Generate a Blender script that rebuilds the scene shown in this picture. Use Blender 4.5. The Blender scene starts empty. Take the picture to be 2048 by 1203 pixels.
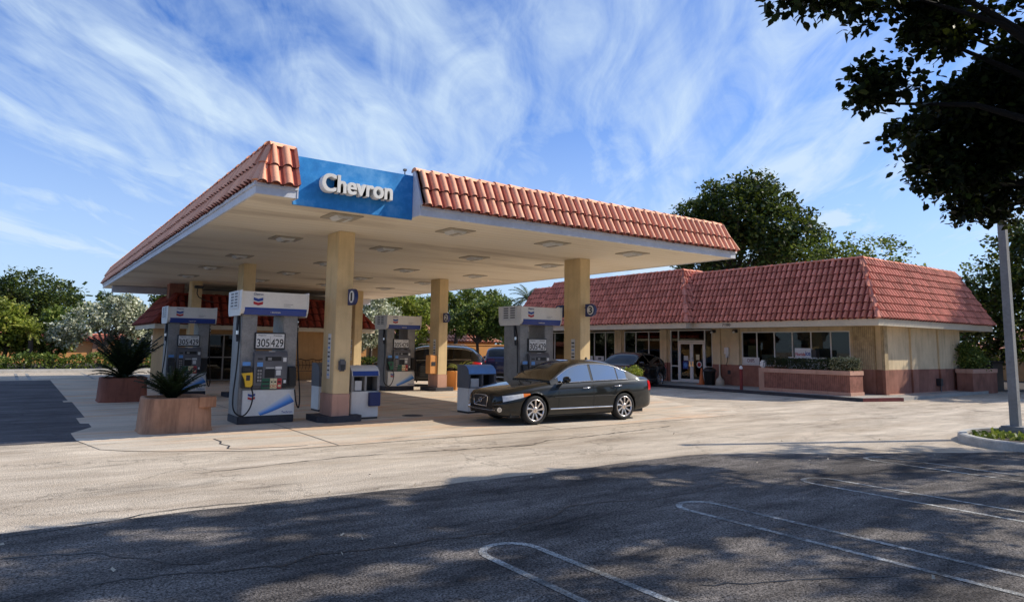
import bpy, bmesh, math, random
import numpy as np
from mathutils import Vector, Matrix, Euler
R = math.radians
PI = math.pi
random.seed(7)
scene = bpy.context.scene
COL = scene.collection

# ------------------------------------------------------------------ camera
cam_d = bpy.data.cameras.new('camera')
cam = bpy.data.objects.new('camera', cam_d)
COL.objects.link(cam)
f_px, ppx, ppy, pitch, roll, yaw, cam_h = 1363.87, 1022.93, 538.25, 0.1124, 0.0132, 0.9501, 1.7196
F = Vector((math.cos(yaw) * math.cos(pitch), math.sin(yaw) * math.cos(pitch), math.sin(pitch)))
Rt = Vector((math.sin(yaw), -math.cos(yaw), 0))
Up = Rt.cross(F)
R2 = Rt * math.cos(roll) + Up * math.sin(roll)
U2 = -Rt * math.sin(roll) + Up * math.cos(roll)
m = Matrix(((R2.x, U2.x, -F.x), (R2.y, U2.y, -F.y), (R2.z, U2.z, -F.z))).to_4x4()
m.translation = Vector((0, 0, cam_h))
cam.matrix_world = m
cam_d.sensor_width = 36
cam_d.lens = f_px / 2048 * 36
cam_d.shift_x = (1024 - ppx) / 2048
cam_d.shift_y = -(601.5 - ppy) / 2048
cam_d.clip_end = 5000
scene.camera = cam
scene.view_settings.view_transform = 'Standard'
scene.view_settings.look = 'None'
scene.view_settings.exposure = 0

# ------------------------------------------------------------------ node helpers
def newmat(name):
    mt = bpy.data.materials.new(name)
    mt.use_nodes = True
    nt = mt.node_tree
    nt.nodes.clear()
    out = nt.nodes.new('ShaderNodeOutputMaterial')
    return mt, nt, out
def N(nt, kind, **kw):
    n = nt.nodes.new('ShaderNode' + kind)
    for k, v in kw.items():
        if k in ('i',):
            for a, b in v.items():
                n.inputs[a].default_value = b
        else:
            setattr(n, k, v)
    return n
def L(nt, a, b): nt.links.new(a, b)
def rgb(c): return (c[0], c[1], c[2], 1)
def noise(nt, vec, scale, detail=4, rough=.6, dist=0):
    n = N(nt, 'TexNoise', i={'Scale': scale, 'Detail': detail, 'Roughness': rough, 'Distortion': dist})
    if vec is not None: L(nt, vec, n.inputs['Vector'])
    return n.outputs['Fac']
def ramp(nt, fac, stops):
    r = N(nt, 'ValToRGB')
    el = r.color_ramp.elements
    el[0].position, el[0].color = stops[0][0], rgb(stops[0][1])
    el[1].position, el[1].color = stops[-1][0], rgb(stops[-1][1])
    for p, c in stops[1:-1]:
        e = el.new(p); e.color = rgb(c)
    L(nt, fac, r.inputs['Fac'])
    return r.outputs['Color']
def mixc(nt, fac, a, b, mode='MIX'):
    mx = N(nt, 'Mix', data_type='RGBA', blend_type=mode)
    if isinstance(fac, (int, float)): mx.inputs['Factor'].default_value = fac
    else: L(nt, fac, mx.inputs['Factor'])
    for s, v in ((6, a), (7, b)):
        if isinstance(v, tuple): mx.inputs[s].default_value = rgb(v)
        else: L(nt, v, mx.inputs[s])
    return mx.outputs[2]
def mathn(nt, op, a, b=0.0, clamp=False):
    n = N(nt, 'Math', operation=op, use_clamp=clamp)
    for k, v in ((0, a), (1, b)):
        if isinstance(v, (int, float)): n.inputs[k].default_value = v
        else: L(nt, v, n.inputs[k])
    return n.outputs[0]
def mapping(nt, vec, scale=(1, 1, 1), rot=(0, 0, 0), loc=(0, 0, 0)):
    n = N(nt, 'Mapping')
    n.inputs['Scale'].default_value = scale
    n.inputs['Rotation'].default_value = rot
    n.inputs['Location'].default_value = loc
    L(nt, vec, n.inputs['Vector'])
    return n.outputs[0]
def bumpn(nt, h, strength=.3, dist=.02):
    b = N(nt, 'Bump', i={'Strength': strength, 'Distance': dist})
    L(nt, h, b.inputs['Height'])
    return b.outputs[0]
def bsdf(nt, out, col, rough=.6, metal=0, normal=None, spec=.5, coat=0):
    p = N(nt, 'BsdfPrincipled')
    if isinstance(col, tuple): p.inputs['Base Color'].default_value = rgb(col)
    else: L(nt, col, p.inputs['Base Color'])
    if isinstance(rough, (int, float)): p.inputs['Roughness'].default_value = rough
    else: L(nt, rough, p.inputs['Roughness'])
    p.inputs['Metallic'].default_value = metal
    p.inputs['Specular IOR Level'].default_value = spec
    p.inputs['Coat Weight'].default_value = coat
    p.inputs['Coat Roughness'].default_value = .03
    if normal is not None: L(nt, normal, p.inputs['Normal'])
    L(nt, p.outputs[0], out.inputs['Surface'])
    return p
def opos(nt): return N(nt, 'TexCoord').outputs['Object']
def gpos(nt): return N(nt, 'NewGeometry').outputs['Position']

def simple(name, col, rough=.6, metal=0, var=.12, scale=3.0, bump=0.0, bscale=60, spec=.5, coat=0):
    """painted / plastic / metal surface with gentle dirt variation"""
    mt, nt, out = newmat(name)
    v = opos(nt)
    n1 = noise(nt, v, scale, 5)
    n2 = noise(nt, v, scale * 9, 3)
    nn = mathn(nt, 'ADD', mathn(nt, 'MULTIPLY', n1, .65), mathn(nt, 'MULTIPLY', n2, .35))
    dark = tuple(c * (1 - var * 1.6) for c in col); lite = tuple(min(1, c * (1 + var)) for c in col)
    c = ramp(nt, nn, [(.3, dark), (.7, lite)])
    nm = bumpn(nt, noise(nt, v, bscale, 3), bump, .01) if bump else None
    rr = mathn(nt, 'ADD', mathn(nt, 'MULTIPLY', n1, .25), rough - .12, True)
    bsdf(nt, out, c, rr, metal, nm, spec, coat)
    return mt

def stucco(name, col, stain=(.25, .2, .14), stain_amt=.35, var=.1):
    mt, nt, out = newmat(name)
    v = gpos(nt)
    n1 = noise(nt, v, 1.3, 6, .65)
    streak = noise(nt, mapping(nt, v, (5, 5, .5)), 1.5, 5, .6)
    c = ramp(nt, n1, [(.3, tuple(x * (1 - var * 1.5) for x in col)), (.7, tuple(min(1, x * (1 + var)) for x in col))])
    s = ramp(nt, streak, [(.5, (0, 0, 0)), (.8, (1, 1, 1))])
    c = mixc(nt, mathn(nt, 'MULTIPLY', s, stain_amt), c, stain)
    nm = bumpn(nt, noise(nt, v, 90, 4), .35, .01)
    bsdf(nt, out, c, .85, 0, nm, .2)
    return mt

def asphalt(name, lo, hi, fine=.5, scale=1.0, tint=(0.3, .25, .2), tint_amt=0.0, cracks=True):
    mt, nt, out = newmat(name)
    v = gpos(nt)
    big = noise(nt, mapping(nt, v, (.22, .7, 1)), 1.0 * scale, 8, .65, .4)
    mid = noise(nt, mapping(nt, v, (.7, 2.6, 1)), 1.1 * scale, 6, .65, .3)
    grain = noise(nt, v, 55, 3, .8)
    vor = N(nt, 'TexVoronoi', i={'Scale': 75.0}); L(nt, v, vor.inputs['Vector'])
    a = mathn(nt, 'ADD', mathn(nt, 'MULTIPLY', big, .5), mathn(nt, 'MULTIPLY', mid, .5))
    c = ramp(nt, a, [(.34, lo), (.5, tuple((p + q) / 2 for p, q in zip(lo, hi))), (.64, hi)])
    g = ramp(nt, grain, [(.36, (1 - fine,) * 3), (.64, (1 + fine * .6,) * 3)])
    c = mixc(nt, 1.0, c, g, 'MULTIPLY')
    g2 = ramp(nt, vor.outputs['Distance'], [(.0, (1.25,) * 3), (.7, (.72,) * 3)])
    c = mixc(nt, .6, c, g2, 'MULTIPLY')
    if tint_amt:
        t = noise(nt, mapping(nt, v, (.25, 1.4, 1), (0, 0, .1), (3, 7, 0)), 1.0, 5, .6, .5)
        t = ramp(nt, t, [(.48, (0, 0, 0)), (.66, (1, 1, 1))])
        c = mixc(nt, mathn(nt, 'MULTIPLY', t, tint_amt), c, tint)
    # oil spots and tyre smears
    o = noise(nt, mapping(nt, v, (.5, 1.6, 1), (0, 0, .3), (9, 2, 0)), .9, 4, .7, .6)
    o = ramp(nt, o, [(.58, (1, 1, 1)), (.70, (.42, .42, .42))])
    c = mixc(nt, .7, c, o, 'MULTIPLY')
    if cracks:
        w = N(nt, 'TexVoronoi', feature='DISTANCE_TO_EDGE', i={'Scale': .33})
        wv = N(nt, 'VectorMath', operation='ADD')
        nz = N(nt, 'TexNoise', i={'Scale': 1.6, 'Detail': 6.0, 'Roughness': .7}); L(nt, v, nz.inputs['Vector'])
        L(nt, v, wv.inputs[0]); L(nt, nz.outputs['Color'], wv.inputs[1])
        L(nt, wv.outputs[0], w.inputs['Vector'])
        cr = ramp(nt, w.outputs['Distance'], [(.0, (.35, .35, .35)), (.006, (1, 1, 1))])
        c = mixc(nt, .75, c, cr, 'MULTIPLY')
    nm = bumpn(nt, mathn(nt, 'ADD', grain, vor.outputs['Distance']), .55, .012)
    bsdf(nt, out, c, .92, 0, nm, .25)
    return mt

def tilemat(name, base, var=.35, stain=(.12, .05, .04)):
    mt, nt, out = newmat(name)
    g = N(nt, 'NewGeometry')
    ri = g.outputs['Random Per Island']
    c = ramp(nt, ri, [(0, tuple(x * (1 - var) for x in base)), (.5, base), (1, tuple(min(1, x * (1 + var * .55) + .02) for x in base))])
    n1 = noise(nt, g.outputs['Position'], 2.2, 6, .7)
    s = ramp(nt, n1, [(.5, (0, 0, 0)), (.75, (1, 1, 1))])
    c = mixc(nt, mathn(nt, 'MULTIPLY', s, .22), c, stain)
    n2 = noise(nt, g.outputs['Position'], 24, 4, .7)
    c = mixc(nt, .5, c, ramp(nt, n2, [(.3, (.75,) * 3), (.7, (1.15,) * 3)]), 'MULTIPLY')
    bsdf(nt, out, c, .75, 0, bumpn(nt, n2, .3, .01), .3)
    return mt

def leafmat(name, dark, lite, trans=.25, yellow=None):
    mt, nt, out = newmat(name)
    g = N(nt, 'NewGeometry')
    st = [(0, dark), (.75, lite)]
    if yellow: st = [(0, dark), (.7, lite), (1, yellow)]
    c = ramp(nt, g.outputs['Random Per Island'], st)
    n1 = noise(nt, g.outputs['Position'], .9, 3)
    c = mixc(nt, .7, c, ramp(nt, n1, [(.35, (.5,) * 3), (.65, (1.4,) * 3)]), 'MULTIPLY')
    p = N(nt, 'BsdfPrincipled', i={'Roughness': .5, 'Specular IOR Level': .1 if trans < .1 else .35})
    L(nt, c, p.inputs['Base Color'])
    t = N(nt, 'BsdfTranslucent'); L(nt, mixc(nt, .5, c, (.25, .32, .03)), t.inputs['Color'])
    mx = N(nt, 'MixShader', i={0: trans}); L(nt, p.outputs[0], mx.inputs[1]); L(nt, t.outputs[0], mx.inputs[2])
    L(nt, mx.outputs[0], out.inputs['Surface'])
    return mt

def glassmat(name, tint=(.3, .33, .33), refl=.12, rough=.02, bl=.35):
    mt, nt, out = newmat(name)
    t = N(nt, 'BsdfTransparent'); t.inputs[0].default_value = rgb(tint)
    g = N(nt, 'BsdfGlossy', i={'Roughness': rough}); g.inputs[0].default_value = (1, 1, 1, 1)
    lw = N(nt, 'LayerWeight', i={'Blend': .5})
    f = mathn(nt, 'ADD', mathn(nt, 'MULTIPLY', mathn(nt, 'POWER', lw.outputs['Facing'], 4.0), .75), refl, True)
    mx = N(nt, 'MixShader'); L(nt, f, mx.inputs[0]); L(nt, t.outputs[0], mx.inputs[1]); L(nt, g.outputs[0], mx.inputs[2])
    L(nt, mx.outputs[0], out.inputs['Surface'])
    return mt
def carpaint(name, col, flake=.3):
    mt, nt, out = newmat(name)
    v = opos(nt)
    d = noise(nt, v, 4, 6, .7)
    c = ramp(nt, d, [(.35, col), (.8, tuple(x * 1.25 + .003 for x in col))])
    p = bsdf(nt, out, c, .45, flake, None, .15, 1.0)
    return mt

M = {}
M['lot'] = asphalt('shade_darkened_parking_asphalt', (.013, .011, .012), (.29, .26, .24), 1.2, 1.0)  # darker paving, its colour pushed darker still to deepen the tree shade
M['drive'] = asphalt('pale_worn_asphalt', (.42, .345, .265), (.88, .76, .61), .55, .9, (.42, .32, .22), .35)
M['slab'] = asphalt('stained_concrete', (.5, .42, .33), (.82, .73, .6), .14, .8, (.72, .42, .22), .55, False)
M['walk'] = asphalt('sidewalk_concrete', (.38, .36, .33), (.52, .49, .45), .15, 1.5, (.3, .25, .2), .3, False)
M['line'] = asphalt('worn_white_paint', (.2, .2, .2), (.72, .72, .7), .75, 6, (.05, .05, .05), .8, False)
M['kerb'] = simple('kerb_concrete', (.5, .48, .44), .9, 0, .2, 4, .3)
M['kerbdark'] = simple('dark_painted_kerb', (.055, .055, .065), .8, 0, .35, 6, .3)
M['kerbred'] = simple('red_painted_kerb', (.16, .03, .03), .8, 0, .35, 6, .3)
M['stuc'] = stucco('tan_stucco', (.72, .57, .36), (.2, .15, .09), .45)
M['stucpost'] = stucco('post_stucco', (.72, .55, .31), (.28, .2, .1), .3)
M['stucpink'] = stucco('pink_base_stucco', (.58, .34, .25), (.2, .1, .07), .4)
M['brick'] = stucco('brown_base_stucco', (.34, .155, .11), (.12, .05, .04), .5, .25)
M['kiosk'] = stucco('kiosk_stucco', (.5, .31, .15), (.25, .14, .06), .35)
M['orange'] = stucco('orange_stucco', (.75, .36, .13), (.5, .22, .08), .3)
M['fascia'] = simple('cream_fascia', (.6, .53, .4), .7, 0, .1, 1.5, .1)
M['white'] = simple('white_paint', (.8, .78, .73), .5, 0, .08, 2)
M['dwhite'] = simple('dirty_white_fascia', (.66, .68, .73), .6, 0, .12, 1.5, .1)
M['tile'] = tilemat('canopy_clay_tile', (.95, .46, .29), .2)
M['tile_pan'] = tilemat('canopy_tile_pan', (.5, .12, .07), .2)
M['tilebuttshade'] = simple('tile_butt_shade', (.07, .012, .01), .9, 0, .2, 4)  # butt faces painted dark as the shade line under each course
M['tile2_pan'] = tilemat('store_tile_pan_shade', (.2, .035, .03), .2)
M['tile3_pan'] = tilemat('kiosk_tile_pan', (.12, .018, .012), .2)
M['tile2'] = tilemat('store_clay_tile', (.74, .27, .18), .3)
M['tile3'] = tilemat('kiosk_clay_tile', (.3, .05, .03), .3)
M['silver'] = simple('silver_panel', (.3, .29, .275), .5, .1, .25, 3)
M['grey'] = simple('grey_plastic', (.13, .13, .14), .5, 0, .15, 5)
M['dgrey'] = simple('dark_plastic', (.03, .03, .033), .45, 0, .2, 5)
M['black'] = simple('black_rubber', (.012, .012, .012), .55, 0, .3, 8)
M['blue'] = simple('blue_band', (.02, .06, .3), .4, 0, .12, 3)
M['dblue'] = simple('navy_paint', (.012, .03, .14), .4, 0, .1, 3)
M['sky_blue'] = simple('light_blue_print', (.12, .32, .7), .4, 0, .1, 3)
M['red'] = simple('red_print', (.5, .03, .035), .45, 0, .12, 3)
M['dred'] = simple('dark_red_paint', (.22, .02, .02), .5, 0, .2, 3)
M['green'] = simple('green_button', (.015, .12, .06), .45, 0, .12, 3)
M['yellow'] = simple('yellow_plastic', (.85, .5, .02), .4, 0, .1, 6)
M['cream'] = simple('cream_label', (.75, .65, .4), .5, 0, .08, 4)
M['conc_post'] = simple('concrete_post', (.27, .27, .275), .85, 0, .2, 2, .4)
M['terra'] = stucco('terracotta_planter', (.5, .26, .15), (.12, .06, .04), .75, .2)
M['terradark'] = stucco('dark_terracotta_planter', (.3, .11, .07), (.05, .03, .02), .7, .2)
M['soil'] = simple('soil', (.05, .035, .025), .95, 0, .3, 8, .5)
M['bark'] = simple('bark', (.1, .075, .055), .95, 0, .35, 6, .8, 30)
M['chrome'] = simple('chrome', (.75, .75, .76), .12, 1, .05, 3)
M['alloy'] = simple('alloy_rim', (.72, .66, .62), .25, .9, .06, 4)
M['tyre'] = simple('tyre_rubber', (.018, .018, .018), .8, 0, .3, 20, .3)
M['paint_blk'] = carpaint('black_green_paint', (.003, .004, .0035), .0)
M['paint_suv'] = carpaint('black_paint', (.003, .003, .003), .0)
M['paint_blue'] = carpaint('dark_blue_paint', (.012, .02, .07))
M['carglass'] = glassmat('car_glass', (.16, .18, .16), .07, .01)
M['darkglass'] = glassmat('dark_privacy_glass', (.015, .016, .016), .05, .02)
M['sideglass'] = glassmat('car_side_glass', (.12, .13, .12), .42, .03)
M['glass'] = glassmat('window_glass', (.5, .53, .5), .025, .01)
M['lampglass'] = glassmat('lamp_lens', (.8, .8, .8), .15, .05)
M['headlamp'] = simple('headlamp_reflector', (.8, .8, .78), .15, .15, .2, 14)
M['orangelens'] = simple('orange_lens', (.8, .2, .03), .2, 0, .05, 4)
M['redlens'] = simple('red_lens', (.55, .01, .015), .15, 0, .08, 4)
M['inside'] = simple('dark_interior', (.05, .042, .035), .9, 0, .4, 1.2)
M['orangeplastic'] = simple('orange_plastic', (.75, .2, .06), .6, 0, .15, 6)
M['paper'] = simple('paper', (.72, .72, .7), .7, 0, .06, 6)
M['blind'] = simple('grey_window_film', (.38, .4, .39), .7, 0, .1, 1.6)
M['urn'] = simple('beige_plastic', (.5, .43, .33), .6, 0, .1, 5)
M['soffitlamp'] = simple('lamp_housing', (.42, .37, .29), .5, 0, .2, 4)
M['iron'] = simple('cast_iron', (.05, .035, .03), .6, .4, .2, 6)
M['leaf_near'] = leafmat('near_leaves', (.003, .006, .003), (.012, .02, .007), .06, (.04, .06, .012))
M['leaf_dark'] = leafmat('dark_green_leaves', (.006, .014, .004), (.04, .075, .015), .2, (.2, .24, .05))
M['leaf_mid'] = leafmat('mid_green_leaves', (.02, .045, .01), (.15, .22, .04), .3, (.4, .42, .12))
M['leaf_yel'] = leafmat('yellow_green_leaves', (.06, .09, .012), (.32, .38, .06), .35, (.6, .55, .12))
M['leaf_pale'] = leafmat('silvery_leaves', (.06, .09, .04), (.7, .72, .52), .2, (.9, .86, .7))
M['leaf_hedge'] = leafmat('hedge_leaves', (.008, .012, .006), (.035, .05, .015), .15, (.07, .09, .03))
M['leaf_sago'] = leafmat('sago_leaves', (.004, .009, .004), (.012, .026, .01), .1)
M['leaf_wht'] = leafmat('variegated_leaves', (.05, .06, .02), (.5, .5, .3), .2, (.7, .68, .45))
M['grass'] = leafmat('grass_blades', (.08, .12, .02), (.25, .3, .05), .3, (.4, .38, .1))

# canopy soffit: beige panels with seams and soot
def soffitmat():
    mt, nt, out = newmat('canopy_soffit')
    v = gpos(nt)
    n1 = noise(nt, mapping(nt, v, (.12, .5, 1)), 1.2, 6, .6, .3)
    c = ramp(nt, n1, [(.3, (.5, .42, .32)), (.48, (.85, .76, .60)), (.72, (.9, .83, .70))])
    sep = N(nt, 'SeparateXYZ'); L(nt, v, sep.inputs[0])
    fr = mathn(nt, 'FRACT', mathn(nt, 'MULTIPLY', sep.outputs['Y'], 1 / .305))
    seam = mathn(nt, 'LESS_THAN', fr, .05)
    c = mixc(nt, mathn(nt, 'MULTIPLY', seam, .45), c, (.2, .16, .11))
    bsdf(nt, out, c, .6, 0, bumpn(nt, seam, .3, .01), .3)
    return mt
M['soffit'] = soffitmat()
def signblue():
    mt, nt, out = newmat('blue_sign_face')
    v = gpos(nt)
    n1 = noise(nt, v, 1.7, 6, .7)
    c = ramp(nt, n1, [(.3, (.015, .16, .46)), (.5, (.035, .27, .65)), (.75, (.18, .46, .8))])
    bsdf(nt, out, c, .45, 0, None, .3)
    return mt
M['signblue'] = signblue()
def swoosh():
    mt, nt, out = newmat('blue_swoosh_print')
    a = N(nt, 'Attribute', attribute_name='g')
    c = ramp(nt, a.outputs['Fac'], [(0, (.015, .09, .4)), (.35, (.06, .3, .75)), (1, (.7, .74, .78))])
    bsdf(nt, out, c, .4)
    return mt
M['swoosh'] = swoosh()
def ribbed(name, col):
    mt, nt, out = newmat(name)
    v = gpos(nt)
    sep = N(nt, 'SeparateXYZ'); L(nt, v, sep.inputs[0])
    s = mathn(nt, 'ADD', sep.outputs['X'], sep.outputs['Y'])
    fr = mathn(nt, 'FRACT', mathn(nt, 'MULTIPLY', s, 1 / .075))
    g = mathn(nt, 'LESS_THAN', fr, .3)
    n1 = noise(nt, v, 5, 6, .7)
    c = ramp(nt, n1, [(.3, tuple(x * .6 for x in col)), (.7, tuple(x * 1.25 for x in col))])
    c = mixc(nt, mathn(nt, 'MULTIPLY', g, .5), c, tuple(x * .35 for x in col))
    inv = mathn(nt, 'SUBTRACT', 1.0, g)
    bsdf(nt, out, c, .9, 0, bumpn(nt, inv, .8, .02), .2)
    return mt
M['ribbed'] = ribbed('ribbed_brown_masonry', (.34, .15, .11))
M['ribtan'] = ribbed('ribbed_tan_masonry', (.48, .37, .22))

# ------------------------------------------------------------------ mesh helpers
class MB:
    def __init__(s): s.v = []; s.f = []; s.m = []; s.mats = []; s.sm = []
    def mi(s, mt):
        if mt not in s.mats: s.mats.append(mt)
        return s.mats.index(mt)
    def add(s, vs, fs, mt, smooth=False):
        o = len(s.v); k = s.mi(mt)
        s.v += [tuple(v) for v in vs]
        for f in fs: s.f.append(tuple(i + o for i in f)); s.m.append(k); s.sm.append(smooth)
        return s
    def box(s, x0, x1, y0, y1, z0, z1, mt, bev=0):
        if bev:
            b = bev
            # chamfered box through bmesh
            bm = bmesh.new(); bmesh.ops.create_cube(bm, size=1)
            for v in bm.verts: v.co = Vector(((x0 + x1) / 2 + v.co.x * (x1 - x0), (y0 + y1) / 2 + v.co.y * (y1 - y0), (z0 + z1) / 2 + v.co.z * (z1 - z0)))
            bmesh.ops.bevel(bm, geom=list(bm.edges), offset=b, segments=2, affect='EDGES')
            bm.verts.index_update()
            s.add([v.co for v in bm.verts], [[v.index for v in f.verts] for f in bm.faces], mt); bm.free()
            return s
        vs = [(x, y, z) for z in (z0, z1) for y in (y0, y1) for x in (x0, x1)]
        return s.add(vs, [(0, 2, 3, 1), (4, 5, 7, 6), (0, 1, 5, 4), (2, 6, 7, 3), (0, 4, 6, 2), (1, 3, 7, 5)], mt)
    def prism(s, poly, axis, a, b, mt, smooth=False):
        """poly in the two other axes (cyclic order), extruded along axis from a to b"""
        n = len(poly)
        def P(p, t):
            if axis == 'x': return (t, p[0], p[1])
            if axis == 'y': return (p[0], t, p[1])
            return (p[0], p[1], t)
        vs = [P(p, a) for p in poly] + [P(p, b) for p in poly]
        fs = [(i, (i + 1) % n, n + (i + 1) % n, n + i) for i in range(n)]
        s.add(vs, fs, mt, smooth)
        s.add(vs, [tuple(range(n))[::-1], tuple(range(n, 2 * n))], mt)
        return s
    def cyl(s, p0, p1, r0, r1, mt, n=16, caps=True, smooth=True):
        p0, p1 = Vector(p0), Vector(p1); d = (p1 - p0).normalized()
        a = d.orthogonal().normalized(); b = d.cross(a)
        vs = []
        for p, r in ((p0, r0), (p1, r1)):
            for i in range(n):
                t = 2 * PI * i / n
                vs.append(p + a * (r * math.cos(t)) + b * (r * math.sin(t)))
        s.add(vs, [(i, (i + 1) % n, n + (i + 1) % n, n + i) for i in range(n)], mt, smooth)
        if caps: s.add(vs, [tuple(range(n))[::-1], tuple(range(n, 2 * n))], mt)
        return s
    def tube(s, pts, rad, mt, n=8):
        pts = [Vector(p) for p in pts]
        rr = rad if isinstance(rad, (list, tuple)) else [rad] * len(pts)
        vs = []; a = None
        for i, p in enumerate(pts):
            d = (pts[min(i + 1, len(pts) - 1)] - pts[max(i - 1, 0)]).normalized()
            if a is None: a = d.orthogonal().normalized()
            else: a = (a - d * a.dot(d)).normalized()
            b = d.cross(a)
            for k in range(n):
                t = 2 * PI * k / n
                vs.append(p + a * (rr[i] * math.cos(t)) + b * (rr[i] * math.sin(t)))
        fs = []
        for i in range(len(pts) - 1):
            for k in range(n):
                fs.append((i * n + k, i * n + (k + 1) % n, (i + 1) * n + (k + 1) % n, (i + 1) * n + k))
        s.add(vs, fs, mt, True)
        s.add(vs, [tuple(range(n))[::-1], tuple(range((len(pts) - 1) * n, len(pts) * n))], mt)
        return s
    def lathe(s, c, prof, mt, n=24, smooth=True, caps=True):
        vs = []
        for r, z in prof:
            for k in range(n):
                t = 2 * PI * k / n
                vs.append((c[0] + r * math.cos(t), c[1] + r * math.sin(t), c[2] + z))
        fs = [(i * n + k, i * n + (k + 1) % n, (i + 1) * n + (k + 1) % n, (i + 1) * n + k) for i in range(len(prof) - 1) for k in range(n)]
        s.add(vs, fs, mt, smooth)
        if caps: s.add(vs, [tuple(range(n))[::-1], tuple(range((len(prof) - 1) * n, len(prof) * n))], mt)
        return s
    def grid(s, rows, mt, smooth=True, closed=False):
        nr = len(rows); nc = len(rows[0])
        vs = [p for r in rows for p in r]
        fs = [(i * nc + j, i * nc + j + 1, (i + 1) * nc + j + 1, (i + 1) * nc + j) for i in range(nr - 1) for j in range(nc - 1)]
        return s.add(vs, fs, mt, smooth)
    def build(s, name, parent=None, local=False, label=None):
        me = bpy.data.meshes.new(name)
        off = Vector((0, 0, 0))
        if parent is not None and not local: off = ROOTS.get(parent.name, Vector((0, 0, 0)))
        me.from_pydata([(v[0] - off.x, v[1] - off.y, v[2] - off.z) for v in s.v], [], s.f)
        for mt in s.mats: me.materials.append(M[mt] if isinstance(mt, str) else mt)
        me.polygons.foreach_set('material_index', s.m)
        me.polygons.foreach_set('use_smooth', s.sm)
        me.update()
        o = bpy.data.objects.new(name, me); COL.objects.link(o)
        if parent is not None: o.parent = parent
        if parent is not None: ROOTS[o.name] = off
        if label: o['label'] = label
        return o
ROOTS = {}
def thing(name, label, cat, loc=(0, 0, 0), rz=0, group=None):
    o = bpy.data.objects.new(name, None); COL.objects.link(o)
    o.empty_display_size = .3
    o.location = loc; o.rotation_euler = (0, 0, rz)
    ROOTS[o.name] = Vector(loc)
    o['label'] = label; o['category'] = cat
    if group: o['group'] = group
    return o
def tag(o, label, cat, group=None, kind=None):
    o['label'] = label; o['category'] = cat
    if group: o['group'] = group
    if kind: o['kind'] = kind
    return o
def struct(o): o['kind'] = 'structure'; return o
def dup(o, parent=None):
    c = o.copy(); COL.objects.link(c)
    if parent is not None: c.parent = parent
    for ch in list(o.children): dup(ch, c)
    return c
def text(name, s, width, height, mt, parent, loc, rot, extrude=.002, bold=0.0, align='CENTER', local=False, smooth=False, kids=True):
    cu = bpy.data.curves.new(name, 'FONT'); cu.body = s; cu.size = 1; cu.extrude = 0; cu.offset = 0
    cu.align_x = 'LEFT'
    to = bpy.data.objects.new(name + '_tmp', cu); COL.objects.link(to)
    dg = bpy.context.evaluated_depsgraph_get()
    to.update_tag(); dg.update()
    me = bpy.data.meshes.new_from_object(to.evaluated_get(dg))
    COL.objects.unlink(to); bpy.data.objects.remove(to)
    n = len(me.vertices)
    if n == 0: return None
    co = np.empty(n * 3); me.vertices.foreach_get('co', co); co = co.reshape(-1, 3)
    mn, mx = co.min(0), co.max(0)
    co[:, 0] = (co[:, 0] - (mn[0] + mx[0]) / 2) * width / (mx[0] - mn[0])
    co[:, 1] = (co[:, 1] - (mn[1] + mx[1]) / 2) * height / (mx[1] - mn[1])
    me.vertices.foreach_set('co', co.ravel())
    bm = bmesh.new(); bm.from_mesh(me)
    for v in bm.verts: v.co.z = 0
    if bold:
        src = list(bm.faces)
        for i, (dx, dy) in enumerate(((-1, -.6), (-1, .6), (1, -.6), (1, .6), (0, 0))):
            r = bmesh.ops.duplicate(bm, geom=src + list({e for f in src for e in f.edges}) + list({v for f in src for v in f.verts}))
            for g in r['geom']:
                if isinstance(g, bmesh.types.BMVert): g.co.x += dx * bold * height; g.co.y += dy * bold * height; g.co.z -= .0006 * (i + 1)
    r = bmesh.ops.extrude_face_region(bm, geom=list(bm.faces))
    for g in r['geom']:
        if isinstance(g, bmesh.types.BMVert): g.co.z += extrude
    bmesh.ops.recalc_face_normals(bm, faces=bm.faces)
    bm.to_mesh(me); bm.free()
    me.materials.clear(); me.materials.append(M[mt])
    off = Vector((0, 0, 0)) if (local or parent is None) else ROOTS.get(parent.name, Vector((0, 0, 0)))
    mat = Matrix.Translation(Vector(loc) - off) @ Euler(rot).to_matrix().to_4x4()
    me.transform(mat)
    o = bpy.data.objects.new(name, me); COL.objects.link(o)
    if parent is not None: o.parent = parent
    return o
FY = (PI / 2, 0, 0)            # readable from -Y
FX = (PI / 2, 0, -PI / 2)      # readable from -X

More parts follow.
